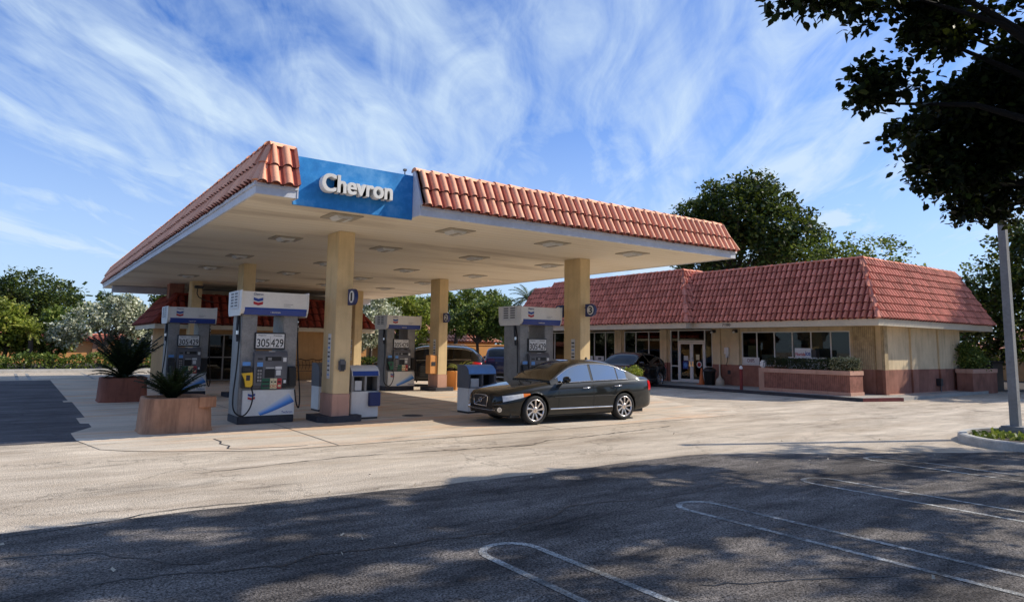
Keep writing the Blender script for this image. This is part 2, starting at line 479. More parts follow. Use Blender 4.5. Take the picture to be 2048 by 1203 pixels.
# ------------------------------------------------------------------ clay tile slopes
def tiles(mb, o, u, v, n, ulo, uhi, V, tw, rows, mt, amp=.06, lap=.05):
    o, u, v, n = map(Vector, (o, u, v, n))
    rv = V / rows
    lo_all = min(ulo(0), ulo(V)); hi_all = max(uhi(0), uhi(V))
    k0 = int(math.floor(lo_all / tw)); k1 = int(math.ceil(hi_all / tw))
    prof = [(0, -.25), (.05, .25), (.15, .78), (.32, 1.05), (.5, .78), (.62, .25), (.68, -.25), (.84, -.45), (1.0, -.25)]
    for r in range(rows):
        va, vb = r * rv - .03, (r + 1) * rv
        va_ = max(va, 0) if r == 0 else va
        for k in range(k0, k1):
            jit = random.uniform(-.004, .006); jl = random.uniform(-.012, .012)
            vs = []; ok = True
            for (vv, hh) in ((va_ + jl, lap + jit), (vb, .004)):
                a, b = ulo(max(vv, 0)), uhi(max(vv, 0))
                for s_, h_ in prof:
                    uu = min(max((k + s_) * tw, a), b)
                    vs.append(o + u * uu + v * vv + n * (h_ * amp * (1.0 if hh > .01 else .88) + hh))
            if (vs[len(prof) - 1] - vs[0]).length < .01 and (vs[-1] - vs[len(prof)]).length < .01: continue
            L_ = len(prof)
            # butt end
            low = []
            a, b = ulo(max(va_, 0)), uhi(max(va_, 0))
            for s_, h_ in prof:
                uu = min(max((k + s_) * tw, a), b)
                low.append(o + u * uu + v * (va_ + jl) + n * (h_ * amp - .005 + jit))
            vs += low
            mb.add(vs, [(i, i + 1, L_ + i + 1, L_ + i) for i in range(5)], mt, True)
            mb.add(vs, [(i, i + 1, L_ + i + 1, L_ + i) for i in range(5, L_ - 1)], mt + '_pan', True)  # pans coloured darker than the barrels to paint shade in the valleys
            mb.add(vs, [(2 * L_ + i, 2 * L_ + i + 1, i + 1, i) for i in range(L_ - 1)], 'tilebuttshade', False)
def backing(mb, o, u, v, n, ulo, uhi, V, mt):
    o, u, v, n = map(Vector, (o, u, v, n))
    mb.add([o + u * ulo(0) - n * .02, o + u * uhi(0) - n * .02, o + u * uhi(V) + v * V - n * .02, o + u * ulo(V) + v * V - n * .02], [(0, 1, 2, 3)], mt)
def caps(mb, p0, p1, mt, r=.11, seg=.38, up=(0, 0, 1)):
    p0, p1 = Vector(p0), Vector(p1); d = (p1 - p0); ln = d.length; d.normalize()
    upv = Vector(up); side = d.cross(upv).normalized(); upv = side.cross(d).normalized()
    n = max(1, int(ln / seg)); s = ln / n
    for i in range(n):
        a = p0 + d * (i * s - .03); b = p0 + d * ((i + 1) * s)
        vs = []
        rj = random.uniform(-.006, .006)
        for p, rr, dz in ((a, r * 1.08 + rj, .012), (b, r * .94 + rj, 0)):
            for k in range(9):
                t = PI * k / 8
                vs.append(p + side * (rr * math.cos(t)) + upv * (rr * .75 * math.sin(t) + dz - .02))
        fs = [(k, k + 1, 9 + k + 1, 9 + k) for k in range(8)]
        fs.append(tuple(range(9)))
        mb.add(vs, fs, mt, True)

# ------------------------------------------------------------------ foliage
LEAF = {
 'oval': (np.array([(0, 0, 0), (.28, .25, .06), (.3, .6, .08), (0, 1, .0), (-.3, .6, .08), (-.28, .25, .06)]), [(0, 1, 2, 3), (0, 3, 4, 5)]),
 'quad': (np.array([(-.3, 0, 0), (.3, .1, 0), (.25, 1, .1), (-.25, .9, .1)]), [(0, 1, 2, 3)]),
}
def leaves_mesh(name, pos, size, mt, parent=None, kind='oval', seed=1, droop=.0, off=(0, 0, 0), extra=None):
    rng = np.random.default_rng(seed)
    T, Fc = LEAF[kind]; n = len(pos); k = len(T)
    ax = rng.normal(size=(n, 3)); ax[:, 2] = ax[:, 2] * .7 - droop; ax /= np.linalg.norm(ax, axis=1)[:, None]
    up = rng.normal(size=(n, 3)); up[:, 2] = np.abs(up[:, 2]) + .6
    sd = np.cross(ax, up); sd /= np.linalg.norm(sd, axis=1)[:, None] + 1e-9
    nn = np.cross(sd, ax)
    sz = size * rng.uniform(.65, 1.3, n)
    V = pos[:, None, :] + sz[:, None, None] * (T[None, :, 0, None] * sd[:, None, :] + T[None, :, 1, None] * ax[:, None, :] + T[None, :, 2, None] * nn[:, None, :])
    V = V.reshape(-1, 3) - np.array(off)
    me = bpy.data.meshes.new(name)
    fl = len(Fc[0]); nf = n * len(Fc)
    idx = (np.arange(n)[:, None, None] * k + np.array(Fc)[None]).reshape(-1)
    me.vertices.add(len(V)); me.vertices.foreach_set('co', V.ravel().astype(np.float32))
    me.loops.add(len(idx)); me.loops.foreach_set('vertex_index', idx.astype(np.int32))
    me.polygons.add(nf); me.polygons.foreach_set('loop_start', np.arange(0, nf * fl, fl, dtype=np.int32))
    me.polygons.foreach_set('loop_total', np.full(nf, fl, dtype=np.int32))
    me.materials.append(M[mt]); me.update(calc_edges=True); me.validate()
    o = bpy.data.objects.new(name, me); COL.objects.link(o)
    if parent is not None: o.parent = parent
    return o
VP = [.75]
def clump_points(ells, n, rng, clump=.35, per=40, hollow=.45, flat=.8):
    """ells: (x,y,z,rx,ry,rz) -> leaf positions gathered in twig clumps"""
    vol = np.array([e[3] * e[4] * e[5] for e in ells]) ** VP[0]; vol = vol / vol.sum()
    nc = max(1, n // per)
    which = rng.choice(len(ells), nc, p=vol)
    E = np.array(ells)[which]
    d = rng.normal(size=(nc, 3)); d /= np.linalg.norm(d, axis=1)[:, None]
    r = rng.uniform(hollow ** 3, 1, nc) ** (1 / 3)
    C = E[:, :3] + d * r[:, None] * E[:, 3:6]
    P = np.repeat(C, per, axis=0)
    sc = np.repeat(rng.uniform(.5, 1.3, nc), per)[:, None] * clump
    off = np.clip(rng.normal(size=P.shape), -1.5, 1.5) * np.array([1, 1, flat]) * .5
    return P + off * sc, C
M['bark_dark'] = simple('dark_bark', (.008, .007, .006), .95, 0, .35, 6, .8, 30)
def tree(name, label, base, trunk_h, ells, n, lsize, mt, seed, trunk_r=.18, clump=.5, per=40, group=None, kind='quad', limbs=12, keep=None, hollow=.45, cat='tree', fork=None, bark='bark', droop=0.0):
    rng = np.random.default_rng(seed); rnd = random.Random(seed)
    t = thing(name, label, cat, base, 0, group)
    pts, C = clump_points(ells, n, rng, clump, per, hollow)
    if keep is not None: pts = pts[keep(pts)]
    pts = pts[pts[:, 2] > .15]
    leaves_mesh('crown', pts, lsize, mt, t, kind, seed, droop, off=base)
    mb = MB()
    b = Vector(base); top = Vector((sum(e[0] for e in ells) / len(ells), sum(e[1] for e in ells) / len(ells), 0))
    fk = Vector(fork) if fork else Vector((b.x + (top.x - b.x) * .15, b.y + (top.y - b.y) * .15, b.z + trunk_h))
    mid = (b + fk) / 2 + Vector((rnd.uniform(-.1, .1), rnd.uniform(-.1, .1), 0))
    mb.tube([b - Vector((0, 0, .1)), b + (mid - b) * .3, mid, fk], [trunk_r * 1.35, trunk_r * 1.05, trunk_r, trunk_r * .85], bark, 10)
    idx = rng.choice(len(C), min(limbs, len(C)), replace=False)
    for i in idx:
        c = Vector(C[i]); d = c - fk
        q1 = fk + d * .35 + Vector((0, 0, .12 * d.length)); q2 = fk + d * .7 + Vector((rnd.uniform(-.2, .2), rnd.uniform(-.2, .2), .08 * d.length))
        mb.tube([fk, q1, q2, c], [trunk_r * .55, trunk_r * .36, trunk_r * .2, .012], bark, 6)
    mb.build('trunk', t)
    return t
def frond_plant(mb, c, nf, ln, mt, rng, width=.12, droop=1.0, leaflets=16, up0=.5, stem='leaf_sago'):
    for k in range(nf):
        a = 2 * PI * k / nf + rng.uniform(-.3, .3)
        el = rng.uniform(up0, 1.35)
        l = ln * rng.uniform(.75, 1.1)
        dirh = Vector((math.cos(a), math.sin(a), 0)); pts = []
        p = Vector(c); e = el
        for i in range(9):
            pts.append(p.copy()); p += (dirh * math.cos(e) + Vector((0, 0, math.sin(e)))) * l / 8; e -= droop * rng.uniform(.16, .24)
        side = dirh.cross(Vector((0, 0, 1)))
        mb.tube(pts, [.012 * ln] * 9, mt, 4)
        for i in range(leaflets):
            t = .12 + .88 * i / leaflets; j = min(int(t * 8), 7); fr = t * 8 - j
            q = pts[j].lerp(pts[j + 1], fr); tang = (pts[j + 1] - pts[j]).normalized()
            w = width * ln * (1 - abs(t - .45) * 1.1) * rng.uniform(.85, 1.15)
            for s in (-1, 1):
                tip = q + side * (s * w) + tang * (w * .55) + Vector((0, 0, -.25 * w + rng.uniform(-.03, .03) * ln))
                hw = tang * (.016 * ln)
                mb.add([q - hw, q + hw, tip], [(0, 1, 2)], mt)

exec_parts = []
# ================================================================== GROUND
def sheet(name, poly, z, mt):
    mb = MB(); mb.add([(x, y, z) for x, y in poly], [tuple(range(len(poly)))], mt); return struct(mb.build(name))
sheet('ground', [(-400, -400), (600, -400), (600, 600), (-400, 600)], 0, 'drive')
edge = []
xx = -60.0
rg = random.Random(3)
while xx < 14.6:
    edge.append((xx, 7.75 - .03 * xx - max(xx - 9.2, 0) * .5 + .06 * math.sin(xx * .9) + rg.uniform(-.03, .03))); xx += .35  # edge bent so the darkened paving ends with the tree shadow
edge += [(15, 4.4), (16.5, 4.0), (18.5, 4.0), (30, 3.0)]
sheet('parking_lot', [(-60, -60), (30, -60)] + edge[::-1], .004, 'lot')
slab = [(1.17, 12.82), (1.5, 12.45), (2.0, 12.1), (2.7, 11.75), (2.95, 11.6), (3.5, 11.36), (6, 11.33), (10, 11.3), (14, 11.32), (15.5, 11.45), (16.2, 11.8), (16.6, 12.4), (16.6, 13.8), (18.8, 17.7), (20.4, 19.6), (20.6, 36),
        (1.2, 36), (1.25, 23.6), (1.12, 23.5), (1.12, 23.0), (1.32, 23.0), (1.32, 18.3), (1.15, 18.2), (1.15, 17.0), (1.3, 16.9), (1.3, 16.2), (.9, 15.3), (.92, 14.2)]
sheet('concrete_slab', slab, .008, 'slab')
M['sideshade'] = asphalt('asphalt_canopy_shade', (.05, .048, .055), (.2, .19, .2), .6, 1.2)
sheet('side_shade_sheet', [(-40, 14.25), (-6, 14.2), (-2.5, 14.1), (-1, 14.16), (.2, 14.05), (.95, 14.12), (1.0, 15.2), (1.4, 16.2), (1.4, 36), (-40, 36)], .004, 'sideshade')  # dark sheet painting the canopy shadow onto the ground at the left
mb = MB(); rc = random.Random(8)
for ln in ([(-1.2, 7.5), (-0.01, 7.6), (0.47, 7.64), (0.88, 7.76), (1.39, 7.92), (1.77, 7.89), (2.6, 7.8)], [(0.54, 5.83), (0.98, 5.79), (1.32, 5.62), (1.77, 5.52), (2.14, 5.65), (2.61, 5.51), (3.18, 5.49), (3.75, 5.37), (4.6, 5.6), (5.0, 5.84), (5.44, 5.76), (6.0, 5.61), (6.76, 5.58), (8.2, 5.9)], [(0.0, 6.88), (0.6, 6.68), (1.15, 5.99), (1.43, 5.77)], [(4.18, 3.42), (4.97, 3.03), (5.77, 2.64)], [(2.0, 9.9), (4.2, 10.2), (7.41, 9.74), (8.12, 10.06), (9.17, 10.12), (12, 10.5)], [(9.5, 7.0), (10.4, 6.2), (11.9, 5.9), (13.1, 5.0)]):
    pts = []
    for a, b in zip(ln, ln[1:]):
        n_ = max(2, int(math.hypot(b[0] - a[0], b[1] - a[1]) / .11))
        for k in range(n_): pts.append((a[0] + (b[0] - a[0]) * k / n_ + rc.uniform(-.02, .02), a[1] + (b[1] - a[1]) * k / n_ + rc.uniform(-.03, .03)))
    up = []; lo_ = []
    for x, y in pts:
        w_ = rc.uniform(.004, .019); up.append((x, y + w_, .0075)); lo_.append((x, y - w_, .0075))
    mb.grid([up, lo_], 'black', False)
struct(mb.build('asphalt_cracks'))
mb = MB()
def strip(mb, x0, y0, x1, y1, w, z, mt):
    d = Vector((x1 - x0, y1 - y0, 0)).normalized(); s = Vector((-d.y, d.x, 0)) * w / 2
    a, b = Vector((x0, y0, z)), Vector((x1, y1, z)); mb.add([a - s, b - s, b + s, a + s], [(0, 1, 2, 3)], mt)
for a in ((1.2, 14.15, 16.6, 14.05), (1.3, 19.6, 18.5, 19.5), (1.3, 27.5, 20.5, 27.5), (4.55, 11.36, 4.6, 36), (9.4, 11.3, 9.4, 36), (13.6, 11.3, 13.6, 36)):
    strip(mb, *a, .018, .012, 'kerbdark')
cr = [(2.95, 13.2), (2.98, 12.8), (2.9, 12.5), (2.98, 12.2), (2.88, 11.9), (3.05, 11.75), (3.4, 11.7), (3.7, 11.62), (4.1, 11.6)]
for a, b in zip(cr, cr[1:]): strip(mb, *a, *b, .03, .0125, 'kerbdark')
struct(mb.build('slab_joints'))
# parking hairpin lines
mb = MB()
def hairpin(x, ytop, w=.5, lw=.07):
    pts = [(x - w / 2, -9)] + [(x - w / 2, y) for y in (1, 3, ytop - w / 2)] + [(x + w / 2 * math.cos(t), ytop - w / 2 + w / 2 * math.sin(t)) for t in [PI - PI * k / 10 for k in range(1, 10)]] + [(x + w / 2, ytop - w / 2), (x + w / 2, 3), (x + w / 2, 1), (x + w / 2, -9)]
    Lp, Rp = [], []
    for i, p in enumerate(pts):
        a = Vector(pts[max(i - 1, 0)]); b = Vector(pts[min(i + 1, len(pts) - 1)]); d = (b - a).normalized(); s = Vector((-d.y, d.x)) * lw / 2
        Lp.append((p[0] + s.x, p[1] + s.y, .008)); Rp.append((p[0] - s.x, p[1] - s.y, .008))
    mb.grid([Lp, Rp], 'line', False)
for x, y in ((.7, 4.95), (3.5, 5.08), (6.2, 5.28), (8.75, 5.35), (11.35, 5.85)): hairpin(x, y)
struct(mb.build('parking_lines'))
mb = MB()
for x in (-12, -9.4, -6.8, -4.2, -1.6, .05, .5, 2.9, 5.3): strip(mb, x, 36.5, x - .1, 43.5, .12, .006, 'line')
struct(mb.build('far_parking_lines'))
# store walkway + kerb
mb = MB()
wk = [(23.6, 12.2), (25.2, 11.75), (33.5, 12.0), (33.5, 12.9), (26.4, 12.9), (26.4, 40), (23.6, 40)]
mb.prism(wk, 'z', .0, .118, 'walk')
struct(mb.build('walkway'))
mb = MB()
mb.prism([(23.45, 12.15), (23.598, 12.2), (23.598, 40), (23.45, 40)], 'z', 0, .124, 'kerbdark')
mb.prism([(23.45, 12.148), (25.15, 11.6), (25.2, 11.748), (23.6, 12.198)], 'z', 0, .124, 'kerbred')
struct(mb.build('walkway_kerb'))
# verge at the far left with kerb
mb = MB()
mb.box(-30, 24, 44.5, 44.65, 0, .14, 'kerb'); mb.box(-30, 24, 44.65, 46.4, 0, .13, 'walk')
struct(mb.build('far_sidewalk'))
sheet('far_verge', [(-60, 46.4), (60, 46.4), (140, 30), (400, 30), (400, 400), (-200, 400), (-60, 300)], .02, 'soil')
mb = MB(); mb.add([(36.5, -30, .02), (400, -30, .02), (400, 31, .02), (36.5, 31, .02)], [(0, 1, 2, 3)], 'soil'); struct(mb.build('side_verge'))

# parking island with kerb, soil and grass
isl = []
for k in range(13):
    t = PI * k / 12 + .1
    isl.append((16.1 + 1.75 * math.cos(t), 4.75 + 1.5 * math.sin(t)))
isl += [(14.2, 3), (13.9, -9), (17.4, -9), (17.8, 3)]
mb = MB()
def inset(poly, d):
    c = Vector((sum(p[0] for p in poly) / len(poly), sum(p[1] for p in poly) / len(poly)))
    n = len(poly); out = []
    for i in range(n):
        a, b = Vector(poly[i - 1]), Vector(poly[(i + 1) % n]); t = (b - a).normalized(); nn = Vector((-t.y, t.x))
        out.append((poly[i][0] + nn.x * d, poly[i][1] + nn.y * d))
    return out
inn = inset(isl, .16); n = len(isl)
rows = [[(x, y, 0) for x, y in isl + isl[:1]], [(x, y, .13) for x, y in inset(isl, .015) + inset(isl, .015)[:1]], [(x, y, .15) for x, y in inset(isl, .05) + inset(isl, .05)[:1]], [(x, y, .15) for x, y in inn + inn[:1]], [(x, y, .06) for x, y in inn + inn[:1]]]
mb.grid(rows, 'kerb', False)
struct(mb.build('island_kerb'))
sheet('island_soil', inn, .1, 'soil')
rng = np.random.default_rng(5)
gp = np.column_stack([rng.uniform(14.2, 17.5, 5200), rng.uniform(-1, 6.0, 5200), np.full(5200, .1)])
gp = gp[((gp[:, 0] - 16.0) / 1.5) ** 2 + (np.maximum(gp[:, 1] - 4.75, 0) / 1.2) ** 2 < 1]
gp = gp[(np.sin(gp[:, 0] * 5) + np.cos(gp[:, 1] * 4 + gp[:, 0]) > -.5)]
o = leaves_mesh('grass', gp, .09, 'grass', None, 'quad', 4, -1.2)
tag(o, 'patchy yellow-green grass inside the kerbed parking island', 'grass', None, 'stuff')

# small debris and leaves on the tarmac
rng = np.random.default_rng(9)
dp = np.column_stack([rng.uniform(-2, 14, 60), rng.uniform(1.5, 9.5, 60), np.full(60, .012)])
o = leaves_mesh('fallen_leaves', dp, .035, 'urn', None, 'quad', 6, 0)
tag(o, 'tiny dry fallen leaves and litter scattered over the tarmac', 'leaves', None, 'stuff')

# ================================================================== FUEL CANOPY
can = thing('fuel_canopy', 'large petrol station canopy with clay tiled mansard edge and beige soffit', 'canopy', (9.6, 25, 0))
X0, X1, Y0, Y1 = 3.06, 16.16, 11.79, 38.2
H, HF, HT = 4.25, 4.44, 5.19
SS = .29; SX0, SX1 = 3.79, 6.19
mb = MB()
mb.add([(X0 + .04, Y0 + .3, H + .02), (X1 - .04, Y0 + .3, H + .02), (X1 - .04, Y1 - .04, H + .02), (X0 + .04, Y1 - .04, H + .02)], [(0, 3, 2, 1)], 'soffit')
for a, b in ((X0 + .04, SX0), (SX1, X1 - .04)):
    mb.add([(a, Y0 + .04, H + .02), (b, Y0 + .04, H + .02), (b, Y0 + .3, H + .02), (a, Y0 + .3, H + .02)], [(0, 3, 2, 1)], 'soffit')
mb.build('soffit', can)
mb = MB()
mb.box(X0, SX0, Y0, Y0 + .04, H, HF, 'dwhite'); mb.box(SX1 + .03, X1, Y0, Y0 + .04, H, HF, 'dwhite')
mb.box(X0, X0 + .04, Y0 + .04, Y1, H, HF, 'dwhite'); mb.box(X1 - .04, X1, Y0 + .04, Y1, H, HF, 'dwhite')
mb.box(X0 + .04, X1 - .04, Y1 - .04, Y1, H, HF, 'dwhite')
mb.box(X0 - .03, SX0 - .003, Y0 - .03, Y0, HF - .05, HF + .02, 'dwhite'); mb.box(SX1 + .033, X1 + .03, Y0 - .03, Y0, HF - .05, HF + .02, 'dwhite')
mb.box(X0 - .03, X0, Y0, Y1, HF - .05, HF + .02, 'dwhite')
mb.build('fascia', can)
# end cheeks that close the tile slope beside the sign
for x, s in ((SX0, -1), (SX1, 1)):
    mb = MB(); a, b = (x - .02, x) if s < 0 else (x, x + .03)
    mb.prism([(Y0 - .01, H), (Y0 + .34, H), (Y0 + .34, HT + .03), (Y0 + SS - .05, HT + .03), (Y0 - .08, HF + .03), (Y0 - .01, HF)], 'x', a, b, 'dwhite'); mb.build('end_cheek', can)
mb = MB()
mb.box(X0 + SS + .03, X1 - SS - .03, Y0 + SS + .06, Y1 - SS - .03, HT - .3, HT - .27, 'grey')
mb.build('roof_deck', can)
V = math.hypot(HT - HF, SS); sv = SS / V
mb = MB()
vF = ((0, SS / V, (HT - HF) / V)); nF = (0, -(HT - HF) / V, SS / V)
# front: origin at left corner
oF = (X0, Y0 - .075, HF)
for lo, hi in ((lambda v: v * sv, lambda v: SX0 - X0 - .01), (lambda v: SX1 - X0 + .03, lambda v: X1 - X0 - v * sv)):
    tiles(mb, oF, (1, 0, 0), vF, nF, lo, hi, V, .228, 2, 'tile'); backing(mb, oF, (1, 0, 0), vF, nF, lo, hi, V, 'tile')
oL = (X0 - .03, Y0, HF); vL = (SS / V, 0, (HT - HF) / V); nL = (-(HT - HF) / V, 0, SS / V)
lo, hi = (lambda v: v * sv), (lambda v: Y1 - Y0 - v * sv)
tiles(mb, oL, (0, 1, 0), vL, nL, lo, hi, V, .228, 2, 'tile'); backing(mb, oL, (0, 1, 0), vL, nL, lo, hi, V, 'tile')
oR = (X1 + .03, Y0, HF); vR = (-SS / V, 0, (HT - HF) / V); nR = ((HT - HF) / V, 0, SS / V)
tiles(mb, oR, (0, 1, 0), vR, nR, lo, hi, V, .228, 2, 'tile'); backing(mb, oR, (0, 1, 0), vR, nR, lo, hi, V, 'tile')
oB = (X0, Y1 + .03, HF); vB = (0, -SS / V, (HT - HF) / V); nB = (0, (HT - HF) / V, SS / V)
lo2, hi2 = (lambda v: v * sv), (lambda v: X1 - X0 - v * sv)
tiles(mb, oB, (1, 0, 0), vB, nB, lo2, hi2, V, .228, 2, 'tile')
mb.build('tile_slope', can)
mb = MB()
zt = HT + .0
caps(mb, (X0 + SS, Y0 + SS, zt), (SX0 - .01, Y0 + SS, zt), 'tile', .11); mb.build('ridge_cap', can); mb = MB()
caps(mb, (SX1 + .03, Y0 + SS, zt), (X1 - SS, Y0 + SS, zt), 'tile', .11); mb.build('ridge_cap', can); mb = MB()
caps(mb, (X0 + SS, Y0 + SS, zt), (X0 + SS, Y1 - SS, zt), 'tile', .11); mb.build('ridge_cap', can); mb = MB()
caps(mb, (X1 - SS, Y0 + SS, zt), (X1 - SS, Y1 - SS, zt), 'tile', .11); mb.build('ridge_cap', can); mb = MB()
caps(mb, (X0 + .02, Y0 + .0, HF + .04), (X0 + SS, Y0 + SS, zt), 'tile', .1, .4, (-1, -1, .5)); mb.build('ridge_cap', can); mb = MB()
caps(mb, (X1 - .02, Y0 + .0, HF + .04), (X1 - SS, Y0 + SS, zt), 'tile', .1, .4, (1, -1, .5)); mb.build('ridge_cap', can); mb = MB()
caps(mb, (X0 + .02, Y1 - .02, HF + .04), (X0 + SS, Y1 - SS, zt), 'tile', .1, .4, (-1, 1, .5)); mb.build('ridge_cap', can); mb = MB()
# inner beams seen at the back
mb = MB(); mb.box(X0 + .2, X1 - .2, 36.0, 36.25, 3.95, H + .01, 'dwhite'); mb.build('rear_beam', can)
# sign
sg = MB(); sg.box(SX0 + .002, SX1 - .002, Y0 + .30, Y0 + .34, 4.2, 5.1, 'signblue', .006)
so = thing('brand_sign', 'blue panel sign with raised white lettering on the canopy front', 'sign', (5.0, 12.1, 4.65))
sg.build('sign_panel', so)
mb = MB(); mb.tube([(6.05, 12.2, 5.02), (6.05, 12.2, 5.2)], .012, 'grey', 6); mb.box(6.02, 6.08, 12.17, 12.23, 5.2, 5.24, 'grey'); mb.build('bracket', so)
text('lettering', 'Chevron', 1.38, .32, 'white', so, (4.96, Y0 + .285, 4.66), FY, .17, .042)
# light fixtures
def make_light():
    t = thing('canopy_light', 'square recessed soffit light of the canopy', 'light', (0, 0, 0), 0, 'recessed square lights in the canopy soffit')
    mb = MB()
    for a in ((-.33, .33, -.33, -.2), (-.33, .33, .2, .33), (-.33, -.2, -.2, .2), (.2, .33, -.2, .2)):
        mb.box(a[0], a[1], a[2], a[3], -.022, 0, 'soffitlamp')
    mb.build('frame', t, True)
    mb = MB()
    mb.prism([(-.2, -.004), (-.13, -.075), (.13, -.075), (.2, -.004)], 'y', -.198, .198, 'paper')
    mb.build('lens', t, True)
    mb = MB(); mb.box(-.05, .05, -.19, .19, -.085, -.076, 'soffitlamp'); mb.build('lamp', t, True)
    return t
LX, LY = (5.08, 7.74, 10.54, 13.32), (13.0, 16.6, 20.9, 24.7, 28.45)
words_r = ['front', 'second', 'third', 'fourth', 'rear']; words_c = ['far left', 'centre left', 'centre right', 'far right']
proto = make_light(); first = True
for i, y in enumerate(LY):
    for j, x in enumerate(LX):
        o = proto if first else dup(proto); first = False
        o.location = (x, y, H + .018)
        o['label'] = 'square recessed soffit light, %s row back, %s column of the grid' % (words_r[i], words_c[j])
# posts
def post(x, y, label, top=H + .02):
    t = thing('canopy_post', label, 'post', (x, y, 0), 0, 'stuccoed posts holding up the canopy')
    mb = MB(); mb.box(x, x + .385, y, y + .72, .62, top, 'stucpost', .012); mb.build('shaft', t)
    mb = MB(); mb.box(x - .012, x + .397, y - .012, y + .732, .12, .62, 'stucpink', .01); mb.build('base', t)
    mb = MB()
    mb.prism([(x - .28, y + .1), (x - .12, y - .1), (x + .62, y - .1), (x + .7, y), (x + .7, y + .85), (x - .28, y + .85)], 'z', .009, .14, 'kerbdark')
    mb.build('plinth', t)
    mb = MB(); mb.box(x - .01, x - .002, y + .22, y + .38, .95, 1.95, 'paper'); 
    for k in range(9): mb.box(x - .0125, x - .0105, y + .24, y + .36, 1.02 + k * .1, 1.045 + k * .1 + random.uniform(0, .02), 'sky_blue' if k % 3 == 0 else 'dgrey')
    mb.build('notice_strip', t)
    return t
PX = (5.70, 12.94); PY = (14.70, 22.80, 30.9)
p11 = post(PX[0], PY[0], 'beige stuccoed canopy post beside the nearest pump, carrying round number sign')
p12 = post(PX[1], PY[0], 'beige stuccoed canopy post behind the parked sedan')
p21 = post(PX[0], PY[1], 'beige canopy post half hidden behind the nearest pump')
p22 = post(PX[1], PY[1], 'beige canopy post with an orange box on its left side')
p31 = post(PX[0], PY[2], 'shaded canopy post in front of the kiosk roof, with small floodlight')
p32 = post(PX[1], PY[2], 'rear canopy post at the right end of the kiosk')
# number flags
def flag(x, y, num, label, z=2.77, d=-1):
    t = thing('number_sign', label, 'sign', (x, y, z), 0, 'round pump number signs')
    mb = MB(); mb.tube([(x, y - d * .01, z + .08), (x, y + d * .12, z + .08)], .015, 'dgrey', 6); mb.build('bracket', t)
    cy = y + d * .27
    mb = MB(); mb.cyl((x - .04, cy, z), (x + .04, cy, z), .18, .18, 'dblue', 28)
    mb.box(x - .0395, x + .0395, min(y + d * .05, cy), max(y + d * .05, cy), z - .18, z + .18, 'dblue'); mb.build('disc_box', t)
    mb = MB(); mb.cyl((x - .0405, cy, z), (x - .046, cy, z), .135, .135, 'white', 28); mb.build('disc', t)
    text('digit', num, .08 if num == '1' else .13, .18, 'black', t, (x - .0465, cy, z), FX, .003, .04)
flag(5.98, 14.69, '1', 'navy sign with white disc reading 1 on the nearest canopy post')
flag(13.12, 22.79, '2', 'navy sign with white disc reading 2 on the middle canopy post')
flag(13.12, 14.69, '3', 'navy sign with white disc reading 3 on the post behind the sedan')
flag(13.0, 15.43, '4', 'navy sign with white disc reading 4, half hidden behind the post', d=1)
# wall speaker, newspaper box, flood light
t = thing('intercom', 'grey plastic intercom on the nearest canopy post', 'intercom', (5.88, 14.6, 1.2))
mb = MB(); mb.box(5.79, 5.96, 14.615, 14.697, 1.12, 1.38, 'grey', .03); mb.build('housing', t)
mb = MB(); mb.prism([(5.84, 1.13), (5.91, 1.13), (5.925, 1.27), (5.825, 1.27)], 'y', 14.6, 14.614, 'dgrey'); mb.build('speaker', t)
t = thing('squeegee_box', 'orange metal box fixed to the left of the middle post', 'box', (12.8, 23.1, .7))
mb = MB(); mb.box(12.62, 12.925, 22.85, 23.2, .65, 1.35, 'orange', .02); mb.build('body', t)
mb = MB(); mb.box(12.68, 12.86, 22.842, 22.849, .95, 1.1, 'dgrey'); mb.build('label', t)
t = thing('floodlight', 'small black floodlight with hanging cable on rear canopy post', 'light', (5.9, 30.8, 3.9))
mb = MB(); mb.box(5.75, 6.1, 30.62, 30.82, 3.95, 4.07, 'dgrey', .02); mb.build('lamp_head', t)
mb = MB(); mb.tube([(5.9, 30.85, 3.95), (5.88, 30.83, 3.75), (5.95, 30.82, 3.6), (6.2, 30.85, 3.48), (6.6, 31, 3.42)], .02, 'dgrey', 6); mb.build('cable', t)

